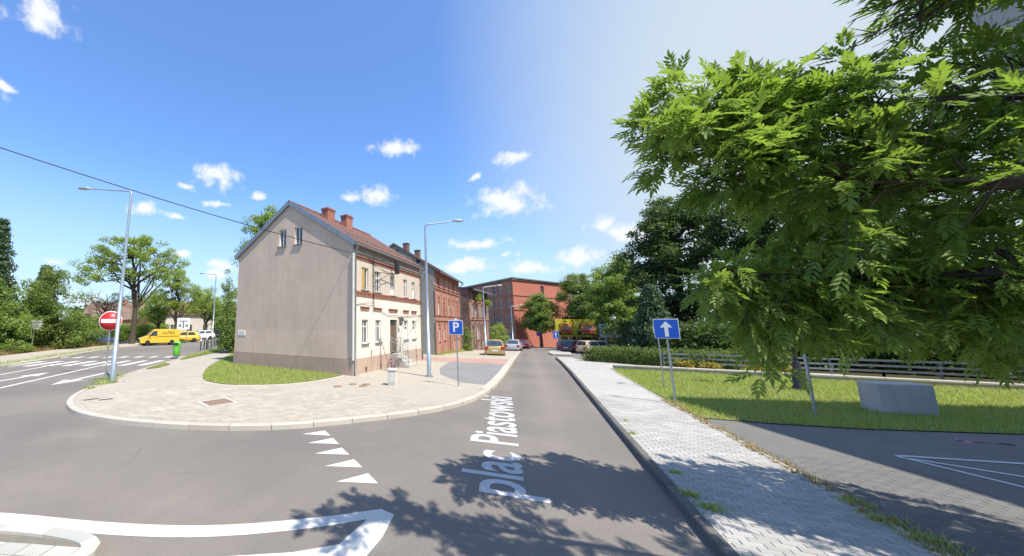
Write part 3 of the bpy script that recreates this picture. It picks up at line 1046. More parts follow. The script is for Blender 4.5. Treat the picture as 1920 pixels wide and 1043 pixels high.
# rear and far walls
mb.poly([(LF, 0, 0), (LF, DP, 0), (LF, DP, EZ), (LF, RV, RZ), (LF, 0, EZ)], 0)
mb.poly([(0, DP, 0), (LF, DP, 0), (LF, DP, EZ), (0, DP, EZ)], 0)
mb.build('wall', [M['gable'], M['cream'], M['cream_up'], M['frieze'], M['gable'], M['gable_low']], hr)
mb = MB()
wall(mb, lambda s, z, d: (s, d - .035, z), -.035, LF, -.3, .76, vents + [(3.6, 4.45, .72, .76)], 0, depth=.12)
mb.poly([(-.035, -.035, .76), (LF, -.035, .76), (LF, .01, .76), (-.035, .01, .76)], 0)
for v in vents: mb.pbox(pt_front, v[0], v[1], v[2], v[3], .09, .1, 2)
wall(mb, lambda s, z, d: (d - .035, s, z), -.035, DP, -.3, .78, (), 1)
mb.poly([(-.035, -.035, .78), (.01, -.035, .78), (.01, DP, .78), (-.035, DP, .78)], 1)
mb.build('plinth', [M['plinth'], M['plinth_g'], M['black']], hr)
for i, h in enumerate(fw_up):
    if i == 0:
        w = window(hr, pt_front, h, sill='zinc', two=False, cross=False)
        mb = MB(); mb.pbox(pt_front, h[0] + .05, h[0] + .33, h[2] + .05, h[3] - .05, .05, .075); mb.build('blind', M['ochre'], w)
    else:
        window(hr, pt_front, h, sill='zinc', curtain=(i % 2 == 0))
for i, h in enumerate(fw_lo): window(hr, pt_front, h, sill='zinc', curtain=(i > 1))
for h in gw:
    window(hr, pt_side, h, sill='zinc', cross=False)
# door with transom
mb = MB(); mb.pbox(pt_front, 3.63, 4.42, .72, 2.36, .09, .13)
for a, b in ((3.7, 3.98), (4.07, 4.35)):
    for c, d in ((.85, 1.35), (1.45, 2.25)): mb.pbox(pt_front, a, b, c, d, .075, .09)
dr = mb.build('door', M['wood'], hr)
mb = MB(); mb.pbox(pt_front, 3.63, 4.42, 2.4, 2.63, .09, .11); mb.build('pane', M['glass'], dr)
mb = MB(); mb.tube([(4.32, .05, 1.5), (4.22, .05, 1.5)], .012, 6); mb.tube([(4.32, .1, 1.5), (4.32, .05, 1.5)], .012, 6); mb.build('handle', M['metal'], dr)
# brick string course with dentils, cornice, eave course, flat brick hoods
rb = random.Random(4)
mb = MB()
mb.box(0, LF, -.07, -.002, 3.99, 4.035); mb.box(0, LF, -.03, -.002, 3.78, 3.988)
n = int(LF / .125)
dent = MB(); dent.box(-.03, .03, -.035, 0, 0, .1)
dm = dent.mesh('dentil_brick', M['trim_brick'])
mb.build('string_course', M['trim_brick'], hr)
for k in range(n):
    link('dentil_brick', dm, hr, (.07 + k * .125, -.031, 3.882 + rb.uniform(-.002, .002)))
mb = MB(); mb.box(0, LF, -.05, -.002, 5.71, 5.77); mb.box(0, LF, -.09, -.002, 5.773, 5.82); mb.box(0, LF, -.03, -.002, 5.63, 5.707)
mb.build('cornice', M['trim_brick'], hr)
mb = MB(); mb.box(0, LF, -.05, -.002, 6.28, 6.33); mb.box(0, LF, -.07, -.002, 6.333, 6.38); mb.box(0, LF, -.11, -.002, 6.383, 6.43)
mb.build('eave_course', M['trim_brick'], hr)
for a, b in ((.64, 1.42), (1.92, 2.68), (3.45, 4.48), (5.18, 5.88), (6.30, 7.0)):
    mb = MB()
    mb.box(a - .02, b + .02, -.09, -.002, 3.245, 3.28)
    k = 0
    x = a
    while x + .065 <= b:
        mb.box(x, x + .06, -.05, -.002, 3.11, 3.243); x += .07
    mb.build('window_hood', M['trim_brick'], hr)
# roof: corrugated clay tiles in rows
def tile_slope(mb, x0, x1, y0, z0, y1, z1, wave=.24, row=.34, amp=.022):
    L = math.hypot(y1 - y0, z1 - z0)
    ty, tz = (y1 - y0) / L, (z1 - z0) / L
    ny, nz = -tz, ty
    if nz < 0: ny, nz = -ny, -nz
    xs = np.arange(x0, x1 + 1e-6, wave / 6)
    rows = int(L / row)
    for r in range(rows):
        a, b = r * L / rows, (r + 1) * L / rows + .05
        V = []
        for t, lift in ((a, .035), (min(b, L), .012)):
            for x in xs:
                o = amp * math.cos(2 * PI * (x - x0) / wave) + lift
                V.append((x, y0 + ty * t + ny * o, z0 + tz * t + nz * o))
        q = len(xs)
        F = [(i, i + 1, q + i + 1, q + i) for i in range(q - 1)]
        V += [(x, y0 + ty * a + ny * -.02, z0 + tz * a + nz * -.02) for x in xs]
        F += [(2 * q + i, 2 * q + i + 1, i + 1, i) for i in range(q - 1)]
        mb.add(V, F, 0)


sl_f = (RZ - EZ) / RV
mb = MB()
mb.poly([(-.12, -.18, EZ - .18 * sl_f), (LF + .1, -.18, EZ - .18 * sl_f), (LF + .1, RV, RZ), (-.12, RV, RZ)])
mb.poly([(-.12, DP + .25, EZ + .12), (LF + .1, DP + .25, EZ + .12), (LF + .1, RV, RZ), (-.12, RV, RZ)])
mb.poly([(-.12, -.18, EZ - .18 * sl_f - .06), (LF + .1, -.18, EZ - .18 * sl_f - .06), (LF + .1, 0, EZ - .06), (-.12, 0, EZ - .06)])
roof = mb.build('roof', M['tile'], hr)
mb = MB()
tile_slope(mb, -.1, LF + .08, -.2, EZ - .2 * sl_f + .03, RV, RZ + .03)
tile_slope(mb, -.1, LF + .08, DP + .28, EZ + .12, RV, RZ + .03)
tag(mb.build('roof_tile', M['tile'], roof), kind='stuff')
mb = MB(); mb.tube([(-.12 + k * .3, RV, RZ + .05 + (.015 if k % 2 else 0)) for k in range(int((LF + .2) / .3) + 1)], .1, 8)
mb.build('ridge_cap', M['tile'], roof)
mb = MB()
mb.bar((-.1, -.2, EZ - .2 * sl_f - .04), (-.1, RV, RZ - .0), .06, .24)
mb.bar((-.1, DP + .28, EZ + .08), (-.1, RV, RZ + .0), .06, .26)
mb.build('verge_board', M['zinc'], roof)
mb = MB()
mb.tube([(-.1, -.25, EZ - .2), (LF + .1, -.25, EZ - .22)], .065, 8)
mb.build('gutter', M['zinc'], roof)
mb = MB()
for k in range(9):
    x = .4 + k * .87
    mb.box(x - .015, x + .015, .55, .6, EZ + .3, EZ + .62)
mb.tube([(.2, .57, EZ + .6), (LF - .2, .57, EZ + .6)], .018, 6); mb.tube([(.2, .57, EZ + .48), (LF - .2, .57, EZ + .48)], .014, 6)
mb.build('snow_guard', M['metal'], roof)
for k, (u, v, w) in enumerate([(2.55, 3.9, .66), (4.1, 3.7, .62)]):
    ch = MB()
    zb = EZ + sl_f * v - .3
    ch.box(u - w / 2, u + w / 2, v - .25, v + .25, zb, RZ + .24)
    ch.box(u - w / 2 - .05, u + w / 2 + .05, v - .3, v + .3, RZ + .242, RZ + .33)
    ch.box(u - w / 2 - .02, u + w / 2 + .02, v - .27, v + .27, RZ + .15, RZ + .19)
    ch.box(u - w / 4, u + w / 4, v - .1, v + .1, RZ + .332, RZ + .34, 1)
    ch.build('chimney', [M['chimney_brick'], M['black']], roof)
# rain pipes
mb = MB(); mb.tube([(.05, -.25, EZ - .22), (.07, -.2, 6.1), (.07, -.10, 5.95), (.07, -.10, .1), (.07, -.2, .0)], .05, 8)
mb.build('downpipe', M['zinc'], hr)
mb = MB(); mb.tube([(-.06, -.06, 5.85), (-.06, -.06, .72)], .07, 10); mb.build('downpipe', M['pipe_white'], hr)
mb = MB(); mb.tube([(LF - .04, -.25, EZ - .24), (LF - .04, -.2, 6.1), (LF - .04, -.09, 5.95), (LF - .04, -.09, .0)], .05, 8); mb.build('downpipe', M['zinc'], hr)
# steps, railings, plaque, lamp, cable bracket
mb = MB()
for k in range(4): mb.box(3.5, 4.62, -1.22 + k * .27, -.037, .0 + k * .18 if k == 0 else k * .18 + .001, (k + 1) * .18)
mb.build('entrance_steps', M['concrete'], hr)
for sx in (3.55, 4.57):
    mb = MB()
    a0, a1 = (sx, -1.15, .2), (sx, -.12, .74)
    for (q, p) in ((a0, 0), (a1, 0)):
        mb.tube([q, (q[0], q[1], q[2] + .9)], .02, 6)
    for h in (.9, .72, .2):
        mb.tube([(a0[0], a0[1], a0[2] + h), (a1[0], a1[1], a1[2] + h)], .016, 6)
    for k in range(1, 7):
        t = k / 7
        p = [a0[i] + (a1[i] - a0[i]) * t for i in range(3)]
        mb.tube([(p[0], p[1], p[2] + .2), (p[0], p[1], p[2] + .72)], .009, 5)
    mb.build('railing', M['metal'], hr)
mb = MB(); mb.box(4.68, 5.04, -.05, -.003, 2.38, 2.8); mb.box(4.72, 5.0, -.055, -.0505, 2.42, 2.76, 1); mb.build('plaque', [M['black_iron'], M['zinc']], hr)
mb = MB(); mb.tube([(4.52, 0, 2.72), (4.52, -.3, 2.82), (4.52, -.34, 2.74)], .02, 6); mb.lathe([(.03, .12), (.11, .02), (.1, 0), (0, -.03)], 10, (4.52, -.34, 2.62)); mb.build('wall_lamp', M['black_iron'], hr)
mb = MB()
mb.tube([(1.74, -.1, 3.05), (1.74, -.1, 5.85)], .025, 6); mb.tube([(1.74, -.1, 5.15), (3.8, -.35, 5.33)], .02, 6); mb.tube([(1.74, -.1, 4.55), (3.2, -.3, 5.28)], .016, 6)
mb.tube([(3.8, -.05, 5.33), (3.8, -.35, 5.33)], .02, 6)
for k in range(3):
    mb.box(3.68 + k * .14, 3.76 + k * .14, -.42, -.30, 5.35, 6.1 - .1 * k)
for k in range(3): mb.tube([(3.72 + k * .14, -.36, 6.0 - .1 * k), (1.9, -.2, 5.88 + .02 * k), (.2, -.08, 5.95)], .008, 4)
mb.build('cable_bracket', M['black_iron'], hr)
mb = MB(); mb.tube([(1.6, -.045, .0), (1.6, -.045, 1.12)], .022, 6); mb.build('conduit', M['plinth'], hr)
mb = MB(); mb.box(-.03, -.003, 7.95, 8.62, 1.74, 2.02); mb.box(-.034, -.0305, 8.02, 8.55, 1.79, 1.97, 1); mb.build('name_plate', [M['white'], M['lens']], hr)
# cables sagging along the facade
mb = MB()
mb.tube([(0, -.02, 3.32), (1.0, -.04, 3.45), (1.74, -.1, 3.52)], .012, 5); mb.tube([(2.3, -.03, 3.15), (3.3, -.05, 2.92), (5, -.05, 2.88), (7.7, -.04, 3.0)], .012, 5)

mb.build('wall_cable', M['black_iron'], hr)


# the street front is not square to the gable: it swings back a few degrees along its length
def skew_house(root):
    seen = set()
    def f(x, y):
        x2 = x * (1.102 + .0092 * x) if x > 0 else x
        return x2, y + .0664 * x2 * max(0, 1 - max(0, y) / 8.93)
    def rec(o):
        for ch in o.children:
            if ch.type == 'MESH':
                if ch.name.split('.')[0] == 'dentil_brick':
                    ch.location.x, ch.location.y = f(ch.location.x, ch.location.y)
                elif ch.data.name not in seen:
                    seen.add(ch.data.name)
                    n = len(ch.data.vertices)
                    c = np.zeros(n * 3); ch.data.vertices.foreach_get('co', c); c = c.reshape(-1, 3)
                    for q in range(n): c[q, 0], c[q, 1] = f(c[q, 0], c[q, 1])
                    ch.data.vertices.foreach_set('co', c.ravel()); ch.data.update()
            rec(ch)
    rec(root)


skew_house(hr)

# --- brick tenement behind it
h2 = house_root('brick_tenement', 'three-storey red brick tenement with grey rendered side wall', 'house', -6.98, 29.73, math.atan2(10.22, .34))
L2, D2, R2, E2 = 10.25, 7.6, 9.95, 7.45
ss = [(1.02, 1.62), (2.85, 3.42), (4.9, 5.5), (6.9, 7.5), (8.75, 9.35)]
hol = [(a, b, 5.95, 6.85) for a, b in ss] + [(a, b, 3.42, 4.62) for a, b in ss] + [(a, b, 1.1, 2.25) for a, b in ss[:2] + ss[3:]] + [(4.85, 5.6, -.2, 1.95)]
mb = MB()
wall(mb, pt_front, 0, L2, -.9, E2, hol, 0, [(2.95, 0), (5.75, 0)], depth=.16)
z2 = lambda s: E2 + (R2 - E2) * (s / 3.75 if s <= 3.75 else (D2 - s) / (D2 - 3.75))
wall(mb, pt_side, 0, D2, -.9, z2, [(3.3, 3.7, 8.9, 9.35), (1.2, 1.6, 8.0, 8.35)], 1, extra=(3.75,))
mb.poly([(L2, 0, -.9), (L2, D2, -.9), (L2, D2, E2), (L2, 3.75, R2), (L2, 0, E2)], 0); mb.poly([(0, D2, -.9), (L2, D2, -.9), (L2, D2, E2), (0, D2, E2)], 1)
for (a, b, c, d) in ((3.3, 3.7, 8.9, 9.35), (1.2, 1.6, 8.0, 8.35)): mb.pbox(pt_side, a, b, c, d, .12, .13, 2)
mb.build('wall', [M['brick_pink'], M['grey_wall'], M['black']], h2)
for i, h in enumerate(hol[:-1]): window(h2, pt_front, h, .13, 'white' if i % 3 else 'wood', 'trim_brick', curtain=(i % 4 == 1), fw=.045)
mb = MB(); mb.pbox(pt_front, 4.87, 5.58, -.2, 1.93, .1, .14); mb.pbox(pt_front, 4.95, 5.5, .9, 1.8, .085, .1); mb.build('door', M['wood'], h2)
for z, w in ((2.86, .09), (3.28, .06), (5.62, .09), (5.86, .05)):
    mb = MB(); mb.box(-.02, L2 + .02, -w, -.002, z, z + .08); mb.build('string_course', M['trim_brick'], h2)
for a, b in ss:
    for z in (4.98, 2.55):
        mb = MB(); mb.box(a - .12, b + .12, -.07, -.002, z, z + .07); mb.box(a - .05, b + .05, -.04, -.002, z - .16, z - .003); mb.build('window_hood', M['trim_brick'], h2)
for x in (.05, 2.2, 4.2, 6.2, 8.2, 10.0):
    mb = MB(); mb.box(x - .12, x + .12, -.05, -.002, -.6, 2.84); mb.box(x - .12, x + .12, -.05, -.002, 3.37, 5.6); mb.build('pilaster', M['brick_pink'], h2)
mb = MB()
sl2 = (R2 - E2) / 3.75
mb.poly([(-.1, -.45, E2 - .45 * sl2), (L2 + .1, -.45, E2 - .45 * sl2), (L2 + .1, 3.75, R2), (-.1, 3.75, R2)]); mb.poly([(-.1, D2 + .3, E2 - .2), (L2 + .1, D2 + .3, E2 - .2), (L2 + .1, 3.75, R2), (-.1, 3.75, R2)])
mb.poly([(-.1, -.45, E2 - .45 * sl2 - .1), (L2 + .1, -.45, E2 - .45 * sl2 - .1), (L2 + .1, 0, E2 - .1), (-.1, 0, E2 - .1)])
mb.bar((-.1, -.45, E2 - .45 * sl2 - .02), (-.1, 3.75, R2 + .03), .08, .16); mb.bar((-.1, D2 + .3, E2 - .2), (-.1, 3.75, R2 + .01), .08, .16)
rf = mb.build('roof', M['tile_dark'], h2)
mb = MB()
tile_slope(mb, -.05, L2 + .08, -.47, E2 - .47 * sl2 + .03, 3.75, R2 + .03, .3, .5)
tag(mb.build('roof_tile', M['tile_dark'], rf), kind='stuff')
for u in (2.6, 6.2):
    mb = MB(); mb.box(u - .3, u + .3, 3.2, 3.7, R2 - .6, R2 + .5); mb.box(u - .34, u + .34, 3.16, 3.74, R2 + .502, R2 + .58); mb.build('chimney', M['brick_dark'], rf)
mb = MB(); mb.tube([(.1, -.5, E2 - .5 * sl2 - .05), (L2, -.5, E2 - .5 * sl2 - .05)], .06, 8); mb.build('gutter', M['zinc'], rf)
mb = MB(); mb.tube([(L2 - .08, -.48, 7.0), (L2 - .08, -.12, 6.7), (L2 - .08, -.12, -.4)], .05, 8); mb.build('downpipe', M['zinc'], h2)

# --- derelict house beyond
h3 = house_root('derelict_house', 'narrow derelict dark brick house overgrown under its eaves', 'house', -6.15, 44.0, math.atan2(9, 1.35))
L3, D3, E3 = 9.1, 7.0, 7.5
s3 = [(1.05, 1.75), (3.1, 3.85), (5.2, 5.85), (6.9, 7.6)]
hol3 = [(a, b, 4.0, 5.6) for a, b in s3] + [(a, b, 1.15, 3.0) for a, b in s3[1:]] + [(.95, 1.85, -.1, 2.9)]
mb = MB()
wall(mb, pt_front, 0, L3, -.7, E3, hol3, 0, [(5.95, 1)], depth=.2)
wall(mb, pt_side, 0, D3, -.7, lambda s: E3 + .55 * s / 3.5 if s < 3.5 else E3 + .55 * (7 - s) / 3.5, (), 1, extra=(3.5,))
mb.poly([(L3, 0, -.7), (L3, D3, -.7), (L3, D3, E3), (L3, 3.5, E3 + .55), (L3, 0, E3)], 1); mb.poly([(0, D3, -.7), (L3, D3, -.7), (L3, D3, E3), (0, D3, E3)], 1)
mb.build('wall', [M['brick_sooty'], M['brick_dark']], h3)
for i, h in enumerate(hol3[:-1]): window(h3, pt_front, h, .17, 'wood' if i % 2 else 'white', 'trim_brick', curtain=(i in (4, 5)), fw=.06)
mb = MB(); mb.pbox(pt_front, .97, 1.83, -.1, 2.5, .15, .19); mb.build('door', M['wood'], h3)
for a, b in s3:
    for z in (3.0, 5.6):
        mb = MB()
        pts = [((a + b) / 2 + (b - a) * .62 * math.cos(t), -.05, z + .05 + .3 * math.sin(t)) for t in np.linspace(0, PI, 9)]
        mb.tube(pts, .07, 6); mb.build('arch', M['trim_brick'], h3)
for z in (3.62, 5.95):
    mb = MB(); mb.box(0, L3, -.1, -.002, z, z + .12); mb.build('string_course', M['trim_brick'], h3)
for x in (0.15, 2.4, 4.5, 6.4, 8.9):
    mb = MB(); mb.box(x - .14, x + .14, -.06, -.002, -.4, 3.6); mb.build('pilaster', M['brick_dark'], h3)
mb = MB()
mb.poly([(-.2, -.7, E3 - .12), (L3 + .2, -.7, E3 - .12), (L3 + .2, 3.5, E3 + .62), (-.2, 3.5, E3 + .62)]); mb.poly([(-.2, 7.4, E3 - .1), (L3 + .2, 7.4, E3 - .1), (L3 + .2, 3.5, E3 + .62), (-.2, 3.5, E3 + .62)])
mb.poly([(-.2, -.7, E3 - .26), (L3 + .2, -.7, E3 - .26), (L3 + .2, 0, E3 - .14), (-.2, 0, E3 - .14)])
mb.box(-.2, L3 + .2, -.74, -.703, E3 - .28, E3 - .1)
mb.build('roof', M['zinc'], h3)

# --- large red brick building closing the street
def quadsplit(p, q, t): return (p[0] + (q[0] - p[0]) * t, p[1] + (q[1] - p[1]) * t)


rx, ry = -1.9, 72.0
angL = math.atan2(10.4, -7.9)                          # receding left face
angR = math.atan2(15, 9.6)
h4 = thing('red_brick_block', 'large four-storey red brick building closing the end of the street', 'building', (rx, ry, 0))
BZ, TZ = gz(0, 72) - 1.2, 11.25
uL = Vector((math.cos(angL), math.sin(angL), 0)); uR = Vector((math.cos(angR), math.sin(angR), 0))
inL = Vector((uL.y, -uL.x, 0)); inR = Vector((-uR.y, uR.x, 0))
if inL.dot(uR) < 0: inL = -inL
if inR.dot(uL) < 0: inR = -inR
ptL = lambda s, z, d: tuple(uL * s + inL * d + Vector((0, 0, z)))
ptR = lambda s, z, d: tuple(uR * s + inR * d + Vector((0, 0, z)))
LL, LR = 44.0, 21.0
rows = [-.2, 2.9, 5.7, 8.5]
hL = []
for j, z in enumerate(rows):
    for i in range(14):
        s = 1.4 + i * 2.2 + (0 if i % 2 else -.35)
        hL.append((s, s + 1.0, z, z + 1.55))
hR = [(9.3, 10.5, 8.55, 10.3)]
mb = MB()
wall(mb, ptL, 0, LL, BZ, TZ, hL, 0, depth=.25)
wall(mb, ptR, 0, LR, BZ, TZ, hR, 1, depth=.25)
eL, eR = uL * LL, uR * LR
far = eL + eR
mb.poly([(eL.x, eL.y, BZ), (far.x, far.y, BZ), (far.x, far.y, TZ), (eL.x, eL.y, TZ)], 0); mb.poly([(eR.x, eR.y, BZ), (far.x, far.y, BZ), (far.x, far.y, TZ), (eR.x, eR.y, TZ)], 0)
mb.build('wall', [M['brick_red'], M['brick_orange']], h4)
for h in hL: window(h4, ptL, h, .2, 'white', None, True, True, fw=.09)
for h in hR: window(h4, ptR, h, .2, 'wood', None, True, True, fw=.09)
for z in (2.35, 5.15, 7.95):
    mb = MB(); mb.pbox(ptR, 0, LR, z, z + .22, -.12, -.002); mb.build('string_course', M['brick_red'], h4)
    mb = MB(); mb.pbox(ptL, 0, LL, z, z + .16, -.09, -.002); mb.build('string_course', M['brick_red'], h4)
mb = MB(); mb.pbox(ptR, -.3, LR, TZ - .35, TZ - .05, -.22, -.002); mb.pbox(ptL, -.0, LL, TZ - .35, TZ - .05, -.2, -.002); mb.build('cornice', M['brick_dark'], h4)
mb = MB()
c0 = Vector((0, 0, 0)) - inL * .5 - inR * .5
P4 = [c0, eL - inL * .5, far + inL * .3, eR - inR * .5]
ctr = (eL + eR) * .5
mb.add([(p.x, p.y, TZ - .05) for p in P4] + [(p.x, p.y, TZ + .16) for p in P4] + [(ctr.x, ctr.y, TZ + 2.4)], [(0, 1, 2, 3), (0, 1, 5, 4), (1, 2, 6, 5), (2, 3, 7, 6), (3, 0, 4, 7), (4, 5, 8), (5, 6, 8), (6, 7, 8), (7, 4, 8)])
mb.build('roof', M['zinc'], h4)
for s in (6.5, 14, 25):
    mb = MB(); mb.tube([ptL(s, TZ - .3, -.15), ptL(s, BZ, -.15)], .09, 6); mb.build('downpipe', M['zinc'], h4)


# --- apartment blocks on the right: the near one stands out of view and shades the driveway
def block(name, label, x, y, ang, L, Dp, Hh, floors, bays, mats, cat='apartment block'):
    r = thing(name, label, cat, (x, y, gz(x, y) - .3), ang)
    fh = (Hh - .8) / floors
    hs = []
    for f in range(floors):
        for b in range(bays):
            s = (b + .5) * L / bays
            hs.append((s - .65, s + .65, .8 + f * fh + .75, .8 + f * fh + 2.15))
    hs2 = []
    nb = max(2, int(Dp / 4))
    for f in range(floors):
        for b in range(nb):
            s = (b + .5) * Dp / nb
            hs2.append((s - .6, s + .6, .8 + f * fh + .75, .8 + f * fh + 2.15))
    mb = MB()
    hs = []                                             # blank panel-built long wall
    wall(mb, pt_front, 0, L, 0, Hh, hs, 0); wall(mb, pt_side, 0, Dp, 0, Hh, hs2, 0)
    mb.poly([(L, 0, 0), (L, Dp, 0), (L, Dp, Hh), (L, 0, Hh)], 0); mb.poly([(0, Dp, 0), (L, Dp, 0), (L, Dp, Hh), (0, Dp, Hh)], 0)
    mb.build('wall', [M[mats]], r)
    mb = MB(); mb.box(-.25, L + .25, -.25, Dp + .25, Hh + .002, Hh + .3); mb.build('roof', M['zinc'], r)
    for h in hs: window(r, pt_front, h, .1, 'white', None, True, False)
    for h in hs2: window(r, pt_side, h, .1, 'white', None, True, False)
    for f in range(1, floors):
        mb = MB(); mb.box(-.03, L, -.03, -.002, .8 + f * fh, .9 + f * fh); mb.box(-.03, -.002, 0, Dp, .8 + f * fh, .9 + f * fh); mb.build('panel_joint', M['concrete'], r)
    return r


e1 = math.atan2(.276, .961)
tb = block('tower_block', 'tall grey apartment tower rising behind the ash tree at the right edge', 48.5, 58.0, R(-30), 16, 14, 44, 14, 4, 'block_wall')
nb_ = thing('apartment_block', 'grey rendered apartment block beside the driveway whose shade falls on it', 'apartment block', (11.15, 11.1, 0), e1)
# local +x = along the far eave (away to the right), local -y = towards the camera side
LA, DA, HA = 22.0, 13.0, 13.0
pn = lambda s, z, d: (s, -d, z)
pw = lambda s, z, d: (d, -s, z)
hs = [(1.6 + i * 3.6, 3.0 + i * 3.6, 1.4 + f * 2.95, 2.9 + f * 2.95) for i in range(6) for f in range(4)]
hs2 = [(1.6 + i * 3.8, 3.0 + i * 3.8, 1.4 + f * 2.95, 2.9 + f * 2.95) for i in range(3) for f in range(4)]
mb = MB(); wall(mb, pn, 0, LA, 0, HA, hs, 0); wall(mb, pw, 0, DA, 0, HA, hs2, 0)
mb.poly([(LA, 0, 0), (LA, -DA, 0), (LA, -DA, HA), (LA, 0, HA)]); mb.poly([(0, -DA, 0), (LA, -DA, 0), (LA, -DA, HA), (0, -DA, HA)])
mb.build('wall', M['pale_wall'], nb_)
mb = MB(); mb.box(-.0, LA, -DA, 0, HA + .002, HA + .2); mb.build('roof', M['zinc'], nb_)
for h in hs: window(nb_, pn, h, .1, 'white', None, True, False)
for h in hs2: window(nb_, pw, h, .1, 'white', None, True, False)

# --- small far houses on the left street
def cottage(name, label, x, y, ang, L, Dp, E, Rz, wm_, rm, group=None, storeys=2):
    r = thing(name, label, 'house', (x, y, 0), ang, group)
    hs = [(L * (i + .5) / 3 - .5, L * (i + .5) / 3 + .5, 1.0 + f * 2.8, 2.4 + f * 2.8) for i in range(3) for f in range(storeys)]
    hs2 = [(Dp / 2 - .5, Dp / 2 + .5, 1.0 + f * 2.8, 2.4 + f * 2.8) for f in range(storeys + (1 if Rz - E > 2.5 else 0))]
    mb = MB()
    wall(mb, pt_front, 0, L, -.3, E, hs, 0)
    wall(mb, pt_side, 0, Dp, -.3, lambda s: E + (Rz - E) * (1 - abs(2 * s / Dp - 1)), hs2, 0, extra=(Dp / 2,))
    mb.poly([(L, 0, -.3), (L, Dp, -.3), (L, Dp, E), (L, Dp / 2, Rz), (L, 0, E)]); mb.poly([(0, Dp, -.3), (L, Dp, -.3), (L, Dp, E), (0, Dp, E)])
    mb.build('wall', M[wm_], r)
    for h in hs: window(r, pt_front, h, .1, 'white', None, True, False)
    for h in hs2: window(r, pt_side, h, .1, 'white', None, True, False)
    k = (Rz - E) / (Dp / 2)
    mb = MB()
    for dz in (0, .12):
        mb.poly([(-.3, -.4, E - .4 * k + dz), (L + .3, -.4, E - .4 * k + dz), (L + .3, Dp / 2, Rz + dz), (-.3, Dp / 2, Rz + dz)]); mb.poly([(-.3, Dp + .4, E - .4 * k + dz), (L + .3, Dp + .4, E - .4 * k + dz), (L + .3, Dp / 2, Rz + dz), (-.3, Dp / 2, Rz + dz)])
    rf = mb.build('roof', M[rm], r)
    mb = MB(); mb.box(L * .6, L * .6 + .5, Dp / 2 - .3, Dp / 2 + .3, Rz - .5, Rz + .8); mb.build('chimney', M['brick_red'], rf)
    return r


cottage('far_house', 'red brick house far down the left street behind the gable shrub', -51.0, 55, R(60), 11, 9, 6.2, 9.4, 'brick_red', 'tile')
cottage('far_house', 'pale rendered house with orange roof behind the yellow van', -67, 48, R(50), 9, 8, 4.6, 7.2, 'pale_wall', 'tile', storeys=1)
cottage('far_house', 'brown roofed house behind the bushes left of the no-entry sign', -80, 39, R(40), 10, 9, 3.6, 7.0, 'brick_red', 'brick_dark', storeys=1)
cottage('far_house', 'small pale house with dark roof at the far end of the left street', -64, 62, R(50), 8, 8, 4.0, 6.8, 'pale_wall', 'brick_dark', storeys=1)

# ------------------------------------------------------------------ street furniture
def street_lamp(label, x, y, h, arm, ang, base_h=.118, tilt=None):
    t = thing('street_lamp', label, 'street lamp', (x, y, gz(x, y) + base_h), ang, 'street lamps')
    mb = MB(); mb.box(-.16, .16, -.16, .16, 0, .025)
    for a, b in ((-.12, -.12), (.12, -.12), (.12, .12), (-.12, .12)): mb.lathe([(.018, .02), (.018, .06)], 6, (a, b, 0))
    mb.build('base_plate', M['metal'], t)
    mb = MB(); mb.tube([(0, 0, .02), (0, 0, 1.6), (0, 0, 1.605), (0, 0, h * .55), (0, 0, h - .12)], [.095, .092, .078, .066, .048], 10)
    mb.box(.07, .085, -.05, .05, .55, .95)
    mb.build('pole', M['lamp_metal'], t)
    mb = MB()
    mb.tube([(0, 0, h - .2), (0, 0, h - .05), (.06, 0, h + .0), (.2, 0, h + .03), (arm, 0, h + .16)], [.045, .042, .04, .036, .03], 8)
    mb.build('arm', M['lamp_metal'], t)
    mb = MB()
    prof = [(0, .0), (.05, .05), (.09, .14), (.105, .3), (.1, .45), (.06, .55), (0, .58)]
    n = 12
    V = []
    for r, d in prof:
        for j in range(n):
            q = 2 * PI * j / n
            V.append((arm - .06 + d, r * 1.25 * math.cos(q), h + .17 + r * (.75 if math.sin(q) > 0 else .35) * math.sin(q)))
    mb.add(V, [(i * n + j, i * n + (j + 1) % n, (i + 1) * n + (j + 1) % n, (i + 1) * n + j) for i in range(len(prof) - 1) for j in range(n)], 0, True)
    hd = mb.build('lamp_head', M['lamp_metal'], t)
    mb = MB(); mb.lathe([(.0, -.045), (.06, -.03), (.085, .0)], 12, (0, 0, 0))
    hd2 = mb.build('lens', M['lens'], hd, loc=(arm + .24, 0, h + .14)); hd2.scale = (1.6, 1, 1)
    return t


def ang_to(dx, dy): return math.atan2(dy, dx)


street_lamp('tall steel street lamp behind the no-entry sign on the paved corner', -15.76, 9.13, 8.3, 2.0, ang_to(-.92, -.38))
street_lamp('steel street lamp in front of the cream facade, arm over the parking bay', -4.19, 16.24, 7.2, 1.35, ang_to(.93, .37))
street_lamp('distant street lamp past the zebra crossing on the left street', -31.39, 28.16, 7.9, 1.5, ang_to(-.95, -.3))
street_lamp('street lamp beside the derelict brick house behind the gold car', -3.3, 32.48, 5.9, 1.2, ang_to(.93, .37))
street_lamp('farthest street lamp in front of the large red brick building', -1.79, 53.28, 5.9, 1.1, ang_to(.93, .37))


def post(mb, h, r=.03, z0=-.05): mb.tube([(0, 0, z0), (0, 0, h)], r, 8)


def sign_thing(label, x, y, ang, cat='traffic sign', name='traffic_sign', h0=.11, group=None):
    return thing(name, label, cat, (x, y, gz(x, y) + h0), ang, group)


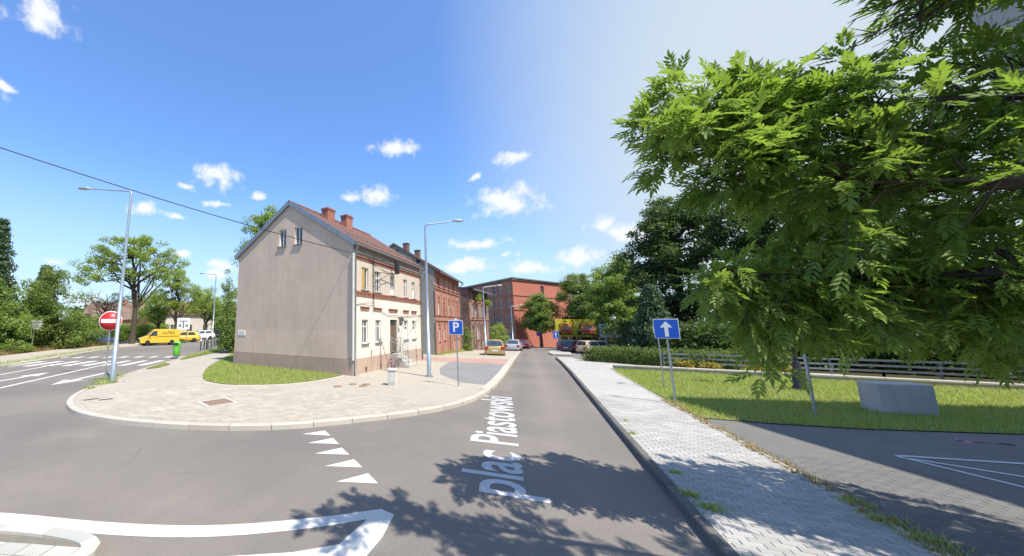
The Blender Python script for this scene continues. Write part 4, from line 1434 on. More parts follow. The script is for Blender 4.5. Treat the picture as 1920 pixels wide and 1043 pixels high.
# no entry: local -y faces the reader
t = sign_thing('red round no-entry sign with white bar on a thin post beside the tall lamp post', -16.52, 9.26, ang_to(.62, .79), name='no_entry_sign')
mb = MB(); post(mb, 2.95); mb.build('post', M['metal'], t)
mb = MB(); mb.lathe([(0, -.012), (.42, -.012), (.425, 0), (.42, .008), (0, .008)], 32, (0, -.05, 2.53), 0, 'y'); pn_ = mb.build('sign_panel', [M['white']], t)
mb = MB(); mb.lathe([(0, -.0165), (.40, -.0165), (.40, -.012)], 32, (0, -.05, 2.53), 0, 'y'); mb.build('red_disc', M['sign_red'], pn_)
mb = MB(); mb.box(-.34, .34, -.0695, -.067, 2.45, 2.61); mb.build('white_bar', M['white'], pn_)
mb = MB(); mb.box(-.05, .05, -.04, .035, 2.35, 2.40); mb.box(-.05, .05, -.04, .035, 2.66, 2.71); mb.build('clamp', M['metal'], t)
mb = MB(); mb.tube([(0, 0, .72), (1.0, .1, .74)], .02, 6) if False else mb.tube([(-.02, 0, .7), (.02, 0, .74)], .036, 8); mb.build('collar', M['white'], t)


def face_text(body, size, mat, parent, name, loc, rot=(PI / 2, 0, 0), xscale=1.0, bold=0.0):
    fc = bpy.data.curves.new(name, 'FONT'); fc.body = body; fc.size = size; fc.align_x = 'CENTER'; fc.align_y = 'CENTER'; fc.offset = bold; fc.extrude = .0015
    tmp = bpy.data.objects.new(name, fc); COL.objects.link(tmp); bpy.context.view_layer.update()
    me = bpy.data.meshes.new_from_object(tmp); bpy.data.objects.remove(tmp)
    me.materials.clear(); me.materials.append(mat)
    o = link(name, me, parent, loc, rot); o.scale = (xscale, 1, 1)
    return o


# parking sign
t = sign_thing('square blue parking sign with white letter P at the mouth of the parking bay', -2.53, 14.25, ang_to(.985, -.17), name='parking_sign')
mb = MB(); post(mb, 2.62, .028); mb.build('post', M['metal'], t)
mb = MB(); mb.box(-.29, .29, -.062, -.05, 1.98, 2.54); p_ = mb.build('sign_panel', M['white'], t, bevel=.004)
mb = MB(); mb.box(-.27, .27, -.0645, -.0622, 2.0, 2.52); mb.build('blue_field', M['sign_blue'], p_)
face_text('P', .52, M['white'], p_, 'letter', (0, -.067, 2.255), bold=.012)
mb = MB(); mb.poly([(-.1, -.03, 2.545), (.1, -.03, 2.545), (0, -.03, 2.65)]); mb.add([(-.1, -.036, 2.545), (.1, -.036, 2.545), (0, -.036, 2.65)], [(0, 1, 2)]); mb.build('top_plate', M['white'], t)


def one_way(label, x, y, ang, s=.6, z0=1.95, w=.6):
    t = sign_thing(label, x, y, ang, name='one_way_sign', group='blue one-way signs on posts')
    mb = MB(); post(mb, z0 + s + .02, .03); mb.build('post', M['metal'], t)
    mb = MB(); mb.box(-w / 2, w / 2, -.062, -.05, z0, z0 + s); p = mb.build('sign_panel', M['white'], t, bevel=.004)
    mb = MB(); mb.box(-w / 2 + .015, w / 2 - .015, -.0645, -.0622, z0 + .015, z0 + s - .015); mb.build('blue_field', M['sign_blue'], p)
    mb = MB()
    k = s / .6
    q = [(-.045, .06), (.045, .06), (.045, .34), (.15, .34), (0, .53), (-.15, .34), (-.045, .34)]
    mb.add([(a * w / .6, -.0665, z0 + b * k) for a, b in q], [(0, 1, 2, 6), (6, 2, 3, 4), (6, 4, 5)])
    mb.build('arrow', M['white'], p)
    return t


one_way('blue one-way sign with white up arrow under the ash branches on the right pavement edge', 3.95, 13.92, ang_to(.9, -.25))
one_way('small distant blue one-way sign on the white traffic island before the billboards', 3.3, 50.3, ang_to(1, -.08), .9, 1.55, .62)
t = sign_thing('back of a small grey sign on the post behind the near one-way sign', 4.6, 17.2, ang_to(.7, .7), name='sign_post')
mb = MB(); post(mb, 2.35, .022); mb.build('post', M['metal'], t)
mb = MB(); mb.box(-.2, .2, .025, .032, 2.05, 2.3); mb.build('sign_panel', M['sign_back'], t)
t = sign_thing('bare galvanised sign post running up into the ash foliage', 6.81, 13.82, 0, 'sign post', 'sign_post', .12)
mb = MB(); post(mb, 3.6, .034); mb.build('post', M['metal'], t)
mb = MB(); mb.box(-.3, .3, .03, .04, 3.0, 3.55); mb.build('sign_panel', M['sign_back'], t)
# back of a sign on the far left pavement
t = sign_thing('grey back of a rectangular sign on a post among the left bushes', -40.3, 16.2, ang_to(.3, .95), name='sign_post')
mb = MB(); post(mb, 2.5, .04); mb.build('post', M['metal'], t)
mb = MB(); mb.box(-.48, .48, -.06, -.045, 1.95, 2.75); mb.build('sign_panel', M['sign_back'], t, bevel=.01)
mb = MB(); mb.box(-.46, .46, -.085, -.062, 2.1, 2.15); mb.box(-.46, .46, -.085, -.062, 2.55, 2.6); mb.build('clamp', M['metal'], t)
# direction board down the left street
t = sign_thing('white direction board on two posts behind the yellow van', -41.6, 32.4, ang_to(.62, .79), 'direction sign', 'direction_sign')
mb = MB()
for x in (-.5, .5): mb.tube([(x, 0, -.1), (x, 0, 3.1)], .045, 8)
mb.build('post', M['metal'], t)
mb = MB(); mb.box(-.75, .75, -.09, -.06, 1.7, 3.2); p_ = mb.build('sign_panel', M['white'], t, bevel=.01)
mb = MB(); mb.box(-.1, .1, -.094, -.0905, 1.85, 2.8); mb.box(-.5, .5, -.094, -.0905, 2.72, 2.88); mb.box(-.55, -.25, -.094, -.0905, 2.0, 2.4); mb.box(.25, .55, -.094, -.0905, 2.0, 2.4); mb.build('pictogram', M['zinc'], p_)
# no-stopping sign far away
t = sign_thing('small red and blue round no-stopping sign in front of the far round tree', 1.9, 69, 0, name='no_stopping_sign')
mb = MB(); post(mb, 2.6, .035); mb.build('post', M['metal'], t)
mb = MB(); mb.lathe([(0, -.012), (.4, -.012), (.4, .008), (0, .008)], 20, (0, -.05, 2.3), 0, 'y'); p_ = mb.build('sign_panel', M['sign_red'], t)
mb = MB(); mb.lathe([(0, -.016), (.32, -.016), (.32, -.012)], 20, (0, -.05, 2.3), 0, 'y'); mb.bar((-.22, -.07, 2.08), (.22, -.07, 2.52), .07, .01, 1); mb.build('blue_field', [M['sign_blue'], M['sign_red']], p_)

# waste bin
t = thing('waste_bin', 'bright green plastic waste bin by the zebra crossing', 'waste bin', (-23.3, 17.75, .12), R(35))
mb = MB(); mb.tube([(0, .2, -.1), (0, .2, 1.15)], .03, 8); mb.build('post', M['metal'], t)
mb = MB(); mb.lathe([(.19, .12), (.215, .16), (.24, .5), (.25, .82)], 18); mb.lathe([(.0, .12), (.19, .12)], 18); mb.build('body', M['bin_green'], t)
mb = MB(); mb.lathe([(.262, .80), (.27, .86), (.262, 1.0), (.22, 1.1), (.12, 1.16), (0, 1.18)], 18); hd = mb.build('hood', M['bin_green'], t)
mb = MB(); mb.box(-.16, .16, -.275, -.2, .87, 1.03); mb.build('opening', M['black'], hd)
mb = MB(); mb.box(-.25, .25, .17, .2, .05, .1); mb.box(-.33, -.28, -.03, .03, 0, .03); mb.build('bracket', M['metal'], t)

# white utility cabinet
t = thing('utility_cabinet', 'small white concrete cabinet standing alone on the paved corner', 'utility cabinet', (-4.93, 13.38, .118), R(4))
mb = MB(); mb.box(-.15, .15, -.15, .15, -.05, .56); mb.build('body', M['white_concrete'], t, bevel=.008)
mb = MB(); mb.box(-.175, .175, -.175, .175, .565, .62); mb.build('cap', M['white_concrete'], t, bevel=.008)
mb = MB(); mb.box(-.11, .11, -.158, -.1515, .08, .48); mb.build('door', M['white_concrete'], t)

# bicycle against the steps
t = thing('bicycle', 'small pink bicycle leaning beside the entrance steps', 'bicycle', (-6.43, 17.62, .118), R(78), tilt=(R(-8), 0))
for x in (-.42, .42):
    mb = MB()
    mb.tube([(x + .27 * math.cos(a), 0, .28 + .27 * math.sin(a)) for a in np.linspace(0, 2 * PI, 21)], .018, 6, cap=False); w = mb.build('wheel', M['rubber'], t)
    mb = MB()
    for a in np.linspace(0, PI, 7)[:-1]: mb.tube([(x + .26 * math.cos(a), 0, .28 + .26 * math.sin(a)), (x - .26 * math.cos(a), 0, .28 - .26 * math.sin(a))], .003, 4)
    mb.lathe([(.03, -.03), (.03, .03)], 8, (x, 0, .28), 0, 'y'); mb.build('spokes', M['metal'], w)
t.scale = (.78, .78, .78)
M['p_pink'] = carpaint('paint_pink', (.42, .16, .2), 0)
mb = MB()
for a, b in (((-.42, 0, .28), (-.05, 0, .26)), ((-.42, 0, .28), (-.15, 0, .62)), ((-.05, 0, .26), (-.17, 0, .68)), ((-.05, 0, .26), (.3, 0, .62)), ((-.15, 0, .58), (.29, 0, .68)), ((.42, 0, .28), (.28, 0, .78))): mb.tube([a, b], .02, 6)
mb.build('frame', M['p_pink'], t)
mb = MB(); mb.tube([(.2, -.22, .82), (.28, -.1, .8), (.28, .1, .8), (.2, .22, .82)], .014, 6); mb.build('handlebar', M['metal'], t)
mb = MB(); mb.box(-.28, -.06, -.06, .06, .68, .72); mb.build('saddle', M['black'], t, bevel=.02)

# park lamps with globes
def park_lamp(label, x, y, h):
    t = thing('park_lamp', label, 'park lamp', (x, y, gz(x, y) + .1), 0, 'black park lamps')
    mb = MB(); mb.lathe([(.22, -.1), (.22, .12), (.17, .2), (.15, .7), (.11, .78), (.1, 1.0), (.06, 1.1)], 12); mb.build('base', M['black_iron'], t)
    mb = MB(); mb.lathe([(.06, 1.08), (.055, 2.0), (.075, 2.03), (.075, 2.08), (.05, 2.1), (.042, h - .45), (.08, h - .4), (.12, h - .36)], 10); mb.build('pole', M['black_iron'], t)
    mb = MB(); mb.lathe([(.1, h - .36), (.17, h - .3), (.235, h - .12), (.22, h - .0), (.17, h + .05)], 14); mb.build('globe', M['lens'], t)
    mb = MB(); mb.lathe([(.2, h + .04), (.24, h + .06), (.14, h + .17), (.03, h + .22), (0, h + .28)], 14); mb.build('cap', M['black_iron'], t)


park_lamp('black park lamp post in the lawn, its head lost in the ash foliage', 8.81, 18.4, 4.2)
park_lamp('black park lamp with a white globe behind the clipped hedge', 7.89, 42.1, 3.75)

# concrete block on the lawn
t = thing('concrete_block', 'weathered grey concrete block standing at the edge of the right lawn', 'concrete block', (8.98, 15.0, .08), R(10))
mb = MB(); mb.box(-.56, .56, -.26, .26, -.05, .84); mb.build('body', M['concrete'], t, bevel=.03)
mb = MB()
for k in range(5): mb.box(-.48 + k * .21, -.43 + k * .21, -.266, -.2605, .1 + .02 * k, .8)
mb.build('stain_ridge', M['concrete'], t)

# low wall with coping, along the park
t = thing('low_wall', 'low pale concrete wall between the lawn and the park path', 'wall')
A0, A1 = Vector((4.12, 23.22)), Vector((24.2, 21.0))
d = (A1 - A0).normalized(); Lw = (A1 - A0).length
ang = math.atan2(d.y, d.x)
mb = MB(); mb.box(0, Lw, -.11, .11, -.2, .27); mb.build('wall_body', M['concrete'], t, (A0.x, A0.y, .0), (0, 0, ang))
k = 0
rw = random.Random(3)
while k * 1.0 < Lw - .5:
    mb = MB(); mb.box(.006, .994, -.17, .17, .272, .35)
    mb.build('coping_stone', M['kerb'], t, (A0.x + d.x * k, A0.y + d.y * k, rw.uniform(-.004, .004)), (0, 0, ang + rw.uniform(-.004, .004)), bevel=.01)
    k += 1


def railing(label, pts, h, rails, rr, mat, step=1.6, flat_rail=True, group=None):
    t = thing('railing', label, 'railing', group=group)
    for a, b in zip(pts, pts[1:]):
        a, b = Vector(a), Vector(b)
        n = max(1, round((b - a).length / step))
        for k in range(n + 1):
            p = a.lerp(b, k / n)
            g = gz(p.x, p.y) + .06
            mb = MB(); mb.box(-.03, .03, -.03, .03, -.1, h); mb.build('post', M[mat], t, (p.x, p.y, g))
        for z in rails:
            ga, gb = gz(*a) + .06, gz(*b) + .06
            mb = MB()
            dd = Vector((b.x - a.x, b.y - a.y, 0)).normalized(); off = Vector((dd.y, -dd.x, 0)) * .05
            p0, p1 = Vector((a.x, a.y, ga + z)) + off, Vector((b.x, b.y, gb + z)) + off
            if flat_rail: mb.bar(p0, p1, .03, rr * 2)
            else: mb.tube([p0, p1], rr, 6)
            mb.build('rail', M[mat], t)


railing('grey steel railing with three flat rails along the park edge', [(7.14, 26.25), (14.95, 25.35), (24, 23.6)], .86, (.82, .58, .34), .045, 'zinc')
railing('low steel barrier beside the green verge on the left street', [(-28.9, 25.0), (-32.8, 30.2)], 1.0, (.95, .5), .025, 'black_iron', flat_rail=False)
for k, (x, y) in enumerate([(-28.2, 24.0), (-29.6, 25.9)]):
    t = thing('bollard', ['black and white bollard at the near end of the steel barrier', 'black and white bollard set beside the steel barrier rail'][k], 'bollard', (x, y, .1), 0, 'bollards by the barrier')
    mb = MB(); mb.lathe([(.05, -.1), (.05, .8)], 10); mb.build('post', M['black_iron'], t)
    mb = MB(); mb.lathe([(.052, .8), (.052, .98), (.03, 1.02), (0, 1.03)], 10); mb.build('cap', M['white'], t)

# billboards
def billboard(label, a, b, z0, z1, ad):
    a, b = Vector(a), Vector(b)
    d = b - a; L = d.length; ang = math.atan2(d.y, d.x)
    g = gz(a.x, a.y)
    t = thing('billboard', label, 'billboard', (a.x, a.y, g), ang, 'billboards along the park corner')
    z0, z1 = z0 - g, z1 - g
    for x in (L * .2, L * .8):
        mb = MB(); mb.box(x - .1, x + .1, .06, .26, -.2, z0 + .3); mb.build('leg', M['concrete'], t)
    mb = MB(); mb.box(0, L, 0, .1, z0, z1); p = mb.build('panel', M['yellow_ad' if ad else 'white_ad'], t)
    H = z1 - z0
    mb = MB()
    for q in ((-.06, L + .06, z0 - .08, z0), (-.06, L + .06, z1, z1 + .08)): mb.box(q[0], q[1], -.03, .13, q[2], q[3])
    for q in ((-.06, -.001), (L + .001, L + .06)): mb.box(q[0], q[1], -.03, .13, z0, z1)
    mb.build('frame', M['yellow_ad' if ad else 'zinc'], t)
    def pr(name, x0, x1, c0, c1, mat, dep=.004):
        m = MB(); m.box(L * x0, L * x1, -dep, -.0005, z0 + H * c0, z0 + H * c1); m.build(name, M[mat], p)
    if ad:
        pr('header_band', .02, .98, .86, .95, 'green_ad'); pr('side_band', .02, .2, .04, .82, 'green_ad')
        pr('photo_field', .26, .97, .2, .78, 'orange_ad', .006)
        pr('lower_band', .24, .97, .06, .14, 'brown_ad'); pr('footer', .42, .95, .15, .2, 'red_ad', .008)
        m = MB()
        q = [(.36, .40), (.5, .36), (.7, .38), (.9, .35), (.95, .48), (.93, .62), (.8, .68), (.62, .60), (.45, .62), (.34, .52)]
        m.add([(L * u, -.009, z0 + H * v) for u, v in q], [tuple(range(len(q)))]); m.build('sausage_shape', M['pink_ad'], p)
        m = MB(); q = [(.3, .3), (.55, .25), (.8, .28), (.96, .26), (.94, .34), (.6, .35), (.34, .37)]
        m.add([(L * u, -.010, z0 + H * v) for u, v in q], [tuple(range(len(q)))]); m.build('stripe', M['red_ad'], p)
        m = MB(); m.lathe([(0, -.012), (.3, -.012), (.3, -.0005)], 16, (L * .22, 0, z0 + H * .22), 0, 'y'); m.build('badge', M['brown_ad'], p)
        m = MB(); q = [(.2, .45), (.27, .45), (.29, .75), (.24, .82), (.19, .7)]
        m.add([(L * u, -.011, z0 + H * v) for u, v in q], [tuple(range(len(q)))]); m.build('figure', M['brown_ad'], p)
    else:
        pr('sheet_seam', .33, .335, .0, 1, 'lens'); pr('sheet_seam', .66, .665, 0, 1, 'lens')
    return t


billboard('yellow advertising billboard, left of the two yellow ones, behind the blue one-way sign', (4.0, 59.4), (6.35, 61.5), .78, 3.13, True)
billboard('yellow advertising billboard beside the blank white one', (6.62, 61.7), (9.4, 61.9), .7, 3.13, True)
billboard('blank pale blue-white billboard right of the yellow ones', (8.85, 56.0), (11.9, 56.1), .76, 2.5, False)

# overhead cable from the corner house across the junction, and the pole that carries it
cb = [Vector((-7.6, 14.9, 5.98)).lerp(Vector((-17.6, -4.0, 9.35)), t) + Vector((0, 0, -.42 * 4 * t * (1 - t))) for t in np.linspace(0, 1, 24)]
mb = MB(); mb.tube(cb, .016, 6); tag(mb.build('overhead_cable', M['black']), 'black overhead cable sagging from the corner house gable across the sky', 'cable')
t = thing('utility_pole', 'round concrete utility pole carrying the overhead cable', 'utility pole', (-17.6, -4.05, 0))
mb = MB(); mb.tube([(0, 0, -.2), (0, 0, 9.5)], [.16, .1], 12); mb.build('pole', M['concrete'], t)
mb = MB(); mb.box(-.5, .5, -.04, .04, 9.2, 9.3); mb.build('crossarm', M['metal'], t)
mb = MB()
for z0, a, b in ((5.2, (-6.7, 23.7, 5.2), (-4.19, 16.24, 5.1)), (4.9, (-6.9, 29.7, 5.5), (-4.19, 16.24, 5.05))):
    p, q = Vector(a), Vector(b)
    mb.tube([p.lerp(q, t_) + Vector((0, 0, -.25 * 4 * t_ * (1 - t_))) for t_ in np.linspace(0, 1, 10)], .013, 5)
tag(mb.build('overhead_cable', M['black']), 'thin black cables between the house fronts and the street lamp', 'cable')

# ------------------------------------------------------------------ vehicles (local +x is forward)
def wheel(parent, x, y, r, w=.2, side=1):
    mb = MB(); mb.lathe([(r * .62, -w / 2), (r * .93, -w / 2), (r, -w * .32), (r, w * .32), (r * .93, w / 2), (r * .62, w / 2)], 18, (0, 0, 0), 0, 'y')
    wh = mb.build('wheel', M['rubber'], parent, (x, y, r))
    mb = MB(); mb.lathe([(0, -.02), (r * .2, -.02), (r * .28, .0), (r * .63, .0)], 18, (0, side * w * .36, 0), 0, 'y')
    for k in range(5):
        a = 2 * PI * k / 5
        mb.bar((0, side * (w * .36 + .012), 0), (r * .6 * math.cos(a), side * (w * .36 + .012), r * .6 * math.sin(a)), .02, r * .16)
    mb.build('rim', M['rim'], wh)


def car(label, x, y, ang, paint, L=4.05, W=1.68, H=1.46, kind='hatch', z=None, group='cars parked along the street', cat='car'):
    t = thing('parked_car', label, cat, (x, y, gz(x, y) + .02 if z is None else z), ang, group)
    hw = W / 2
    # lower body: lofted sections
    if kind == 'hatch': st = [(-.5, .34, .62, .86), (-.485, .26, .88, .95), (-.40, .2, .93, .99), (-.2, .18, .93, 1), (.12, .18, .92, 1), (.24, .18, .90, .995), (.36, .2, .84, .98), (.45, .24, .74, .93), (.49, .32, .62, .84), (.5, .36, .54, .78)]
    else: st = [(-.5, .36, .66, .84), (-.485, .28, .86, .93), (-.42, .22, .93, .97), (-.30, .2, .94, .99), (-.1, .18, .92, 1), (.12, .18, .91, 1), (.24, .18, .89, .995), (.37, .2, .82, .98), (.46, .25, .72, .92), (.49, .32, .6, .84), (.5, .36, .54, .78)]
    mb = MB(); V = []
    for fx, zb, zt, k in st:
        w = hw * k; xx = fx * L
        V += [(xx, -w * .93, zb), (xx, -w, zb + (zt - zb) * .25), (xx, -w, zb + (zt - zb) * .7), (xx, -w * .93, zt), (xx, -w * .5, zt + .025), (xx, w * .5, zt + .025), (xx, w * .93, zt), (xx, w, zb + (zt - zb) * .7), (xx, w, zb + (zt - zb) * .25), (xx, w * .93, zb)]
    n = 10
    F = [(i * n + j, i * n + (j + 1) % n, (i + 1) * n + (j + 1) % n, (i + 1) * n + j) for i in range(len(st) - 1) for j in range(n)]
    F += [tuple(range(n))[::-1], tuple(range((len(st) - 1) * n, len(st) * n))]
    mb.add(V, F, 0, True)
    # greenhouse
    zb = .9
    if kind == 'hatch': base = (-.47, .27); top = (-.37, .08)
    elif kind == 'estate': base = (-.48, .27); top = (-.44, .08)
    else: base = (-.36, .27); top = (-.2, .09)
    bw, tw = hw * .93, hw * .74
    zr = H
    Bv = [(base[0] * L, -bw, zb), (base[1] * L, -bw, zb), (base[1] * L, bw, zb), (base[0] * L, bw, zb)]
    Tv = [(top[0] * L, -tw, zr - .05), (top[1] * L, -tw, zr - .05), (top[1] * L, tw, zr - .05), (top[0] * L, tw, zr - .05)]
    Rv = [(top[0] * L + .16, -tw * .8, zr), (top[1] * L - .16, -tw * .8, zr), (top[1] * L - .16, tw * .8, zr), (top[0] * L + .16, tw * .8, zr)]
    mb.add(Bv + Tv + Rv, [(0, 1, 5, 4), (1, 2, 6, 5), (2, 3, 7, 6), (3, 0, 4, 7), (4, 5, 9, 8), (5, 6, 10, 9), (6, 7, 11, 10), (7, 4, 8, 11), (8, 9, 10, 11)], 0, True)
    body = mb.build('body', M[paint], t)
    B3, T3 = [Vector(v) for v in Bv], [Vector(v) for v in Tv]

    def pane(name, a, b, c, d_, u0, u1, v0, v1):
        """glass set a few mm proud of the quad a,b (bottom) c,d (top)"""
        nrm = (b - a).cross(d_ - a).normalized()
        cen = (a + b + c + d_) / 4
        if nrm.dot(cen - Vector((0, 0, .9))) < 0: nrm = -nrm
        P = []
        for u, v in ((u0, v0), (u1, v0), (u1, v1), (u0, v1)):
            P.append(a.lerp(b, u).lerp(d_.lerp(c, u), v) + nrm * .006)
        m = MB(); m.add(P + [p - nrm * .02 for p in P], [(0, 1, 2, 3), (0, 1, 5, 4), (1, 2, 6, 5), (2, 3, 7, 6), (3, 0, 4, 7)])
        m.build(name, M['glass'], t)
    pane('windscreen', B3[1], B3[2], T3[2], T3[1], .06, .94, .08, .94)
    pane('rear_window', B3[3], B3[0], T3[0], T3[3], .07, .93, .12, .92)
    for s in ((0, 1, 5, 4), (3, 2, 6, 7)):
        a, b, c, d_ = B3[s[0]], B3[s[1]], T3[s[1]], T3[s[0]]
        pane('side_window', a, b, c, d_, .14, .5, .1, .9); pane('side_window', a, b, c, d_, .54, .90, .1, .9)
    mb = MB(); mb.box(-L / 2 - .04, -L / 2 + .12, -hw * .86, hw * .86, .3, .5); mb.build('rear_bumper', M[paint], t, bevel=.03)
    mb = MB(); mb.box(L / 2 - .12, L / 2 + .03, -hw * .8, hw * .8, .28, .48); mb.build('front_bumper', M[paint], t, bevel=.03)
    for s in (-1, 1):
        zt = .62 if kind != 'hatch' else .66
        mb = MB(); mb.box(-L / 2 - .02, -L / 2 + .14, s * hw * .62 if s > 0 else -hw * .93, s * hw * .93 if s > 0 else -hw * .62, zt, zt + .26); mb.build('tail_lamp', M['tail'], t, bevel=.015)
        mb = MB(); mb.box(L / 2 - .16, L / 2 - .0, s * hw * .5 if s > 0 else -hw * .84, s * hw * .84 if s > 0 else -hw * .5, .54, .68); mb.build('headlight', M['head'], t, bevel=.015)
        mb = MB(); mb.box(.2 * L, .2 * L + .12, s * (hw + .02) - .07, s * (hw + .02) + .07, .92, 1.04); mb.build('mirror', M[paint], t, bevel=.02)
    mb = MB(); mb.box(-L / 2 - .05, -L / 2 - .03, -.26, .26, .52 if kind == 'hatch' else .58, .63 if kind == 'hatch' else .69); mb.build('number_plate', M['plate'], t)
    for fx in (-.31, .31):
        for s in (-1, 1):
            wheel(t, fx * L, s * (hw - .1), .3, .2, s)
    mb = MB(); mb.box(-L * .44, L * .44, -hw * .82, hw * .82, .14, .3); mb.build('underbody', M['black'], t)
    return t


road_a = R(92)
car('gold hatchback parked tail towards the camera on the paved lay-by', -2.75, 34.4, R(95), 'p_gold')
car('silver saloon parked behind the gold hatchback', -1.55, 48.5, R(86), 'p_silver', 4.3, 1.72, 1.44, 'saloon')
car('dark navy estate parked beyond the silver saloon', -1.7, 56.5, R(88), 'p_navy', 4.3, 1.72, 1.5, 'estate')
car('maroon hatchback farthest along the row before the large red building', -.35, 63.0, R(82), 'p_maroon', 4.0, 1.66, 1.42)
car('dark navy hatchback parked in the park corner before the billboards', 4.9, 55.5, R(70), 'p_navy', 4.0, 1.7, 1.5)
car('dark brown estate parked in the park corner beside the beige one', 5.1, 51.2, R(65), 'p_brown', 4.2, 1.72, 1.5, 'estate')
car('pale beige estate half hidden behind the clipped hedge', 7.1, 47.0, R(32), 'p_beige', 4.2, 1.72, 1.5, 'estate')
car('yellow hatchback right behind the yellow van', -43.6, 34.0, R(-118), 'p_yellow', 4.2, 1.72, 1.48)
car('white car parked beyond the yellow hatchback', -48.6, 41.2, R(-112), 'p_white', 4.2, 1.72, 1.46)
car('dark car far down the left street near the distant lamp', -52.0, 47.5, R(-40), 'p_navy', 4.2, 1.72, 1.46)
car('blue car parked under the bushes left of the no-entry sign, the right one of two', -46.9, 24.6, R(100), 'p_blue', 4.1, 1.7, 1.46)
car('blue and white car parked under the bushes, the left one of two', -47.6, 22.2, R(75), 'p_blue', 3.8, 1.66, 1.5)

# yellow van
t = thing('delivery_van', 'bright yellow delivery van with dark lettering on its side', 'van', (-40.4, 28.3, .02), math.atan2(-.89, -.45))
t.scale = (.86, 1, .97)
LV, WV = 4.85, 1.9
prof = [(-2.40, .38), (-2.42, 1.2), (-2.36, 1.86), (-2.2, 1.93), (.55, 1.95), (.85, 1.86), (1.55, 1.16), (1.75, 1.08), (2.28, .92), (2.4, .78), (2.42, .45), (2.3, .3), (-2.3, .3)]
mb = MB()
ys = [(-1.0, .86), (-.97, .955), (-.8, 1), (.8, 1), (.97, .955), (1.0, .86)]
V = []
cz = 1.0
for yk, k in ys:
    for (px, pz) in prof:
        inset = max(0, pz - 1.1) * .10
        yy = yk * (WV / 2) - math.copysign(inset, yk) * min(1, abs(yk))
        V.append((px * (1 - (1 - k) * .12), yy, .3 + (pz - .3) * (1 - (1 - k) * .12)))
n = len(prof)
F = [(i * n + j, i * n + (j + 1) % n, (i + 1) * n + (j + 1) % n, (i + 1) * n + j) for i in range(len(ys) - 1) for j in range(n)] + [tuple(range(n))[::-1], tuple(range(5 * n, 6 * n))]
mb.add(V, F)
mb.build('body', M['p_yellow'], t, bevel=.03)
for s in (-1, 1):
    y0 = s * (WV / 2 - .035); tilt_ = .1
    def yz(z): return s * (WV / 2 + .006 - max(0, z - 1.1) * .10)
    mb = MB(); q = [(.42, 1.16), (1.36, 1.16), (.86, 1.72), (.42, 1.74)]
    P = [(a, yz(b), b) for a, b in q]; mb.add(P + [(a, b - s * .05, c) for a, b, c in P], [(0, 1, 2, 3), (0, 1, 5, 4), (1, 2, 6, 5), (2, 3, 7, 6), (3, 0, 4, 7)]); mb.build('side_window', M['glass'], t)
    mb = MB(); mb.box(.36, .375, yz(1.0) - s * .03 if s > 0 else yz(1.0), yz(1.0) if s > 0 else yz(1.0) + .03, .45, 1.1); mb.box(1.42, 1.435, min(yz(1), yz(1) - s * .03), max(yz(1), yz(1) - s * .03), .5, 1.1)
    mb.box(-2.3, .3, min(yz(1), yz(1) - s * .03), max(yz(1), yz(1) - s * .03), 1.08, 1.10); mb.build('panel_seam', M['black'], t)
    mb = MB(); mb.box(1.2, 1.34, min(yz(1), yz(1) + s * .2), max(yz(1), yz(1) + s * .2), 1.1, 1.32); mb.build('mirror', M['black'], t, bevel=.03)
    mb = MB(); mb.box(.5, .62, min(yz(1), yz(1) + s * .02), max(yz(1), yz(1) + s * .02), .98, 1.02); mb.build('handle', M['black'], t)
    mb = MB(); mb.box(2.28, 2.44, .48 if s > 0 else -.82, .82 if s > 0 else -.48, .66, .86); mb.build('headlight', M['head'], t, bevel=.03)
    mb = MB(); mb.box(-2.45, -2.36, .74 if s > 0 else -.88, .88 if s > 0 else -.74, .8, 1.3); mb.build('tail_lamp', M['tail'], t)
    for xw in (-1.45, 1.5): wheel(t, xw, s * (WV / 2 - .1), .33, .22, s)
mb = MB(); q = [(1.52, -.74, 1.2), (1.52, .74, 1.2), (.9, .62, 1.83), (.9, -.62, 1.83)]; mb.add([(a + .03, b, c + .03) for a, b, c in q] + [(a - .04, b, c - .04) for a, b, c in q], [(0, 1, 2, 3), (0, 1, 5, 4), (1, 2, 6, 5), (2, 3, 7, 6), (3, 0, 4, 7)]); mb.build('windscreen', M['glass'], t)
mb = MB(); mb.box(2.25, 2.47, -.9, .9, .3, .58); mb.build('front_bumper', M['black'], t, bevel=.04)
mb = MB(); mb.box(2.35, 2.45, -.44, .44, .62, .8); mb.build('grille', M['black'], t)
mb = MB(); mb.box(-2.2, 2.2, -.8, .8, .18, .32); mb.build('underbody', M['black'], t)
mb = MB(); mb.box(-2.5, -2.38, -.9, .9, .3, .5); mb.build('rear_bumper', M['black'], t, bevel=.03)
M['van_print'] = flat('van_lettering', (.16, .12, .03), .5)
face_text('ALPEA', .44, M['van_print'], t, 'lettering', (-.95, (WV / 2 + .008 - .05), 1.5), (PI / 2 - .1, 0, PI), 1.25, .006)
face_text('ALPEA', .44, M['van_print'], t, 'lettering', (-.95, -(WV / 2 + .008 - .05), 1.5), (PI / 2 - .1, 0, 0), 1.25, .006)

# ------------------------------------------------------------------ vegetation
def leaf_quads(P, N, D, Ls, Wd):
    """diamond leaves: base P, normal N, direction D, length Ls, width Wd -> verts, quads"""
    S = np.cross(D, N)
    S /= np.linalg.norm(S, axis=1, keepdims=True) + 1e-9
    mid = P + D * (Ls * .45)[:, None]
    fold = N * (Wd * .25)[:, None]
    V = np.stack([P, mid + S * (Wd / 2)[:, None] + fold, P + D * Ls[:, None], mid - S * (Wd / 2)[:, None] + fold], 1).reshape(-1, 3)
    Q = np.arange(len(V)).reshape(-1, 4)
    return V, Q


def rand_unit(rng, n):
    v = rng.normal(size=(n, 3))
    return v / np.linalg.norm(v, axis=1, keepdims=True)


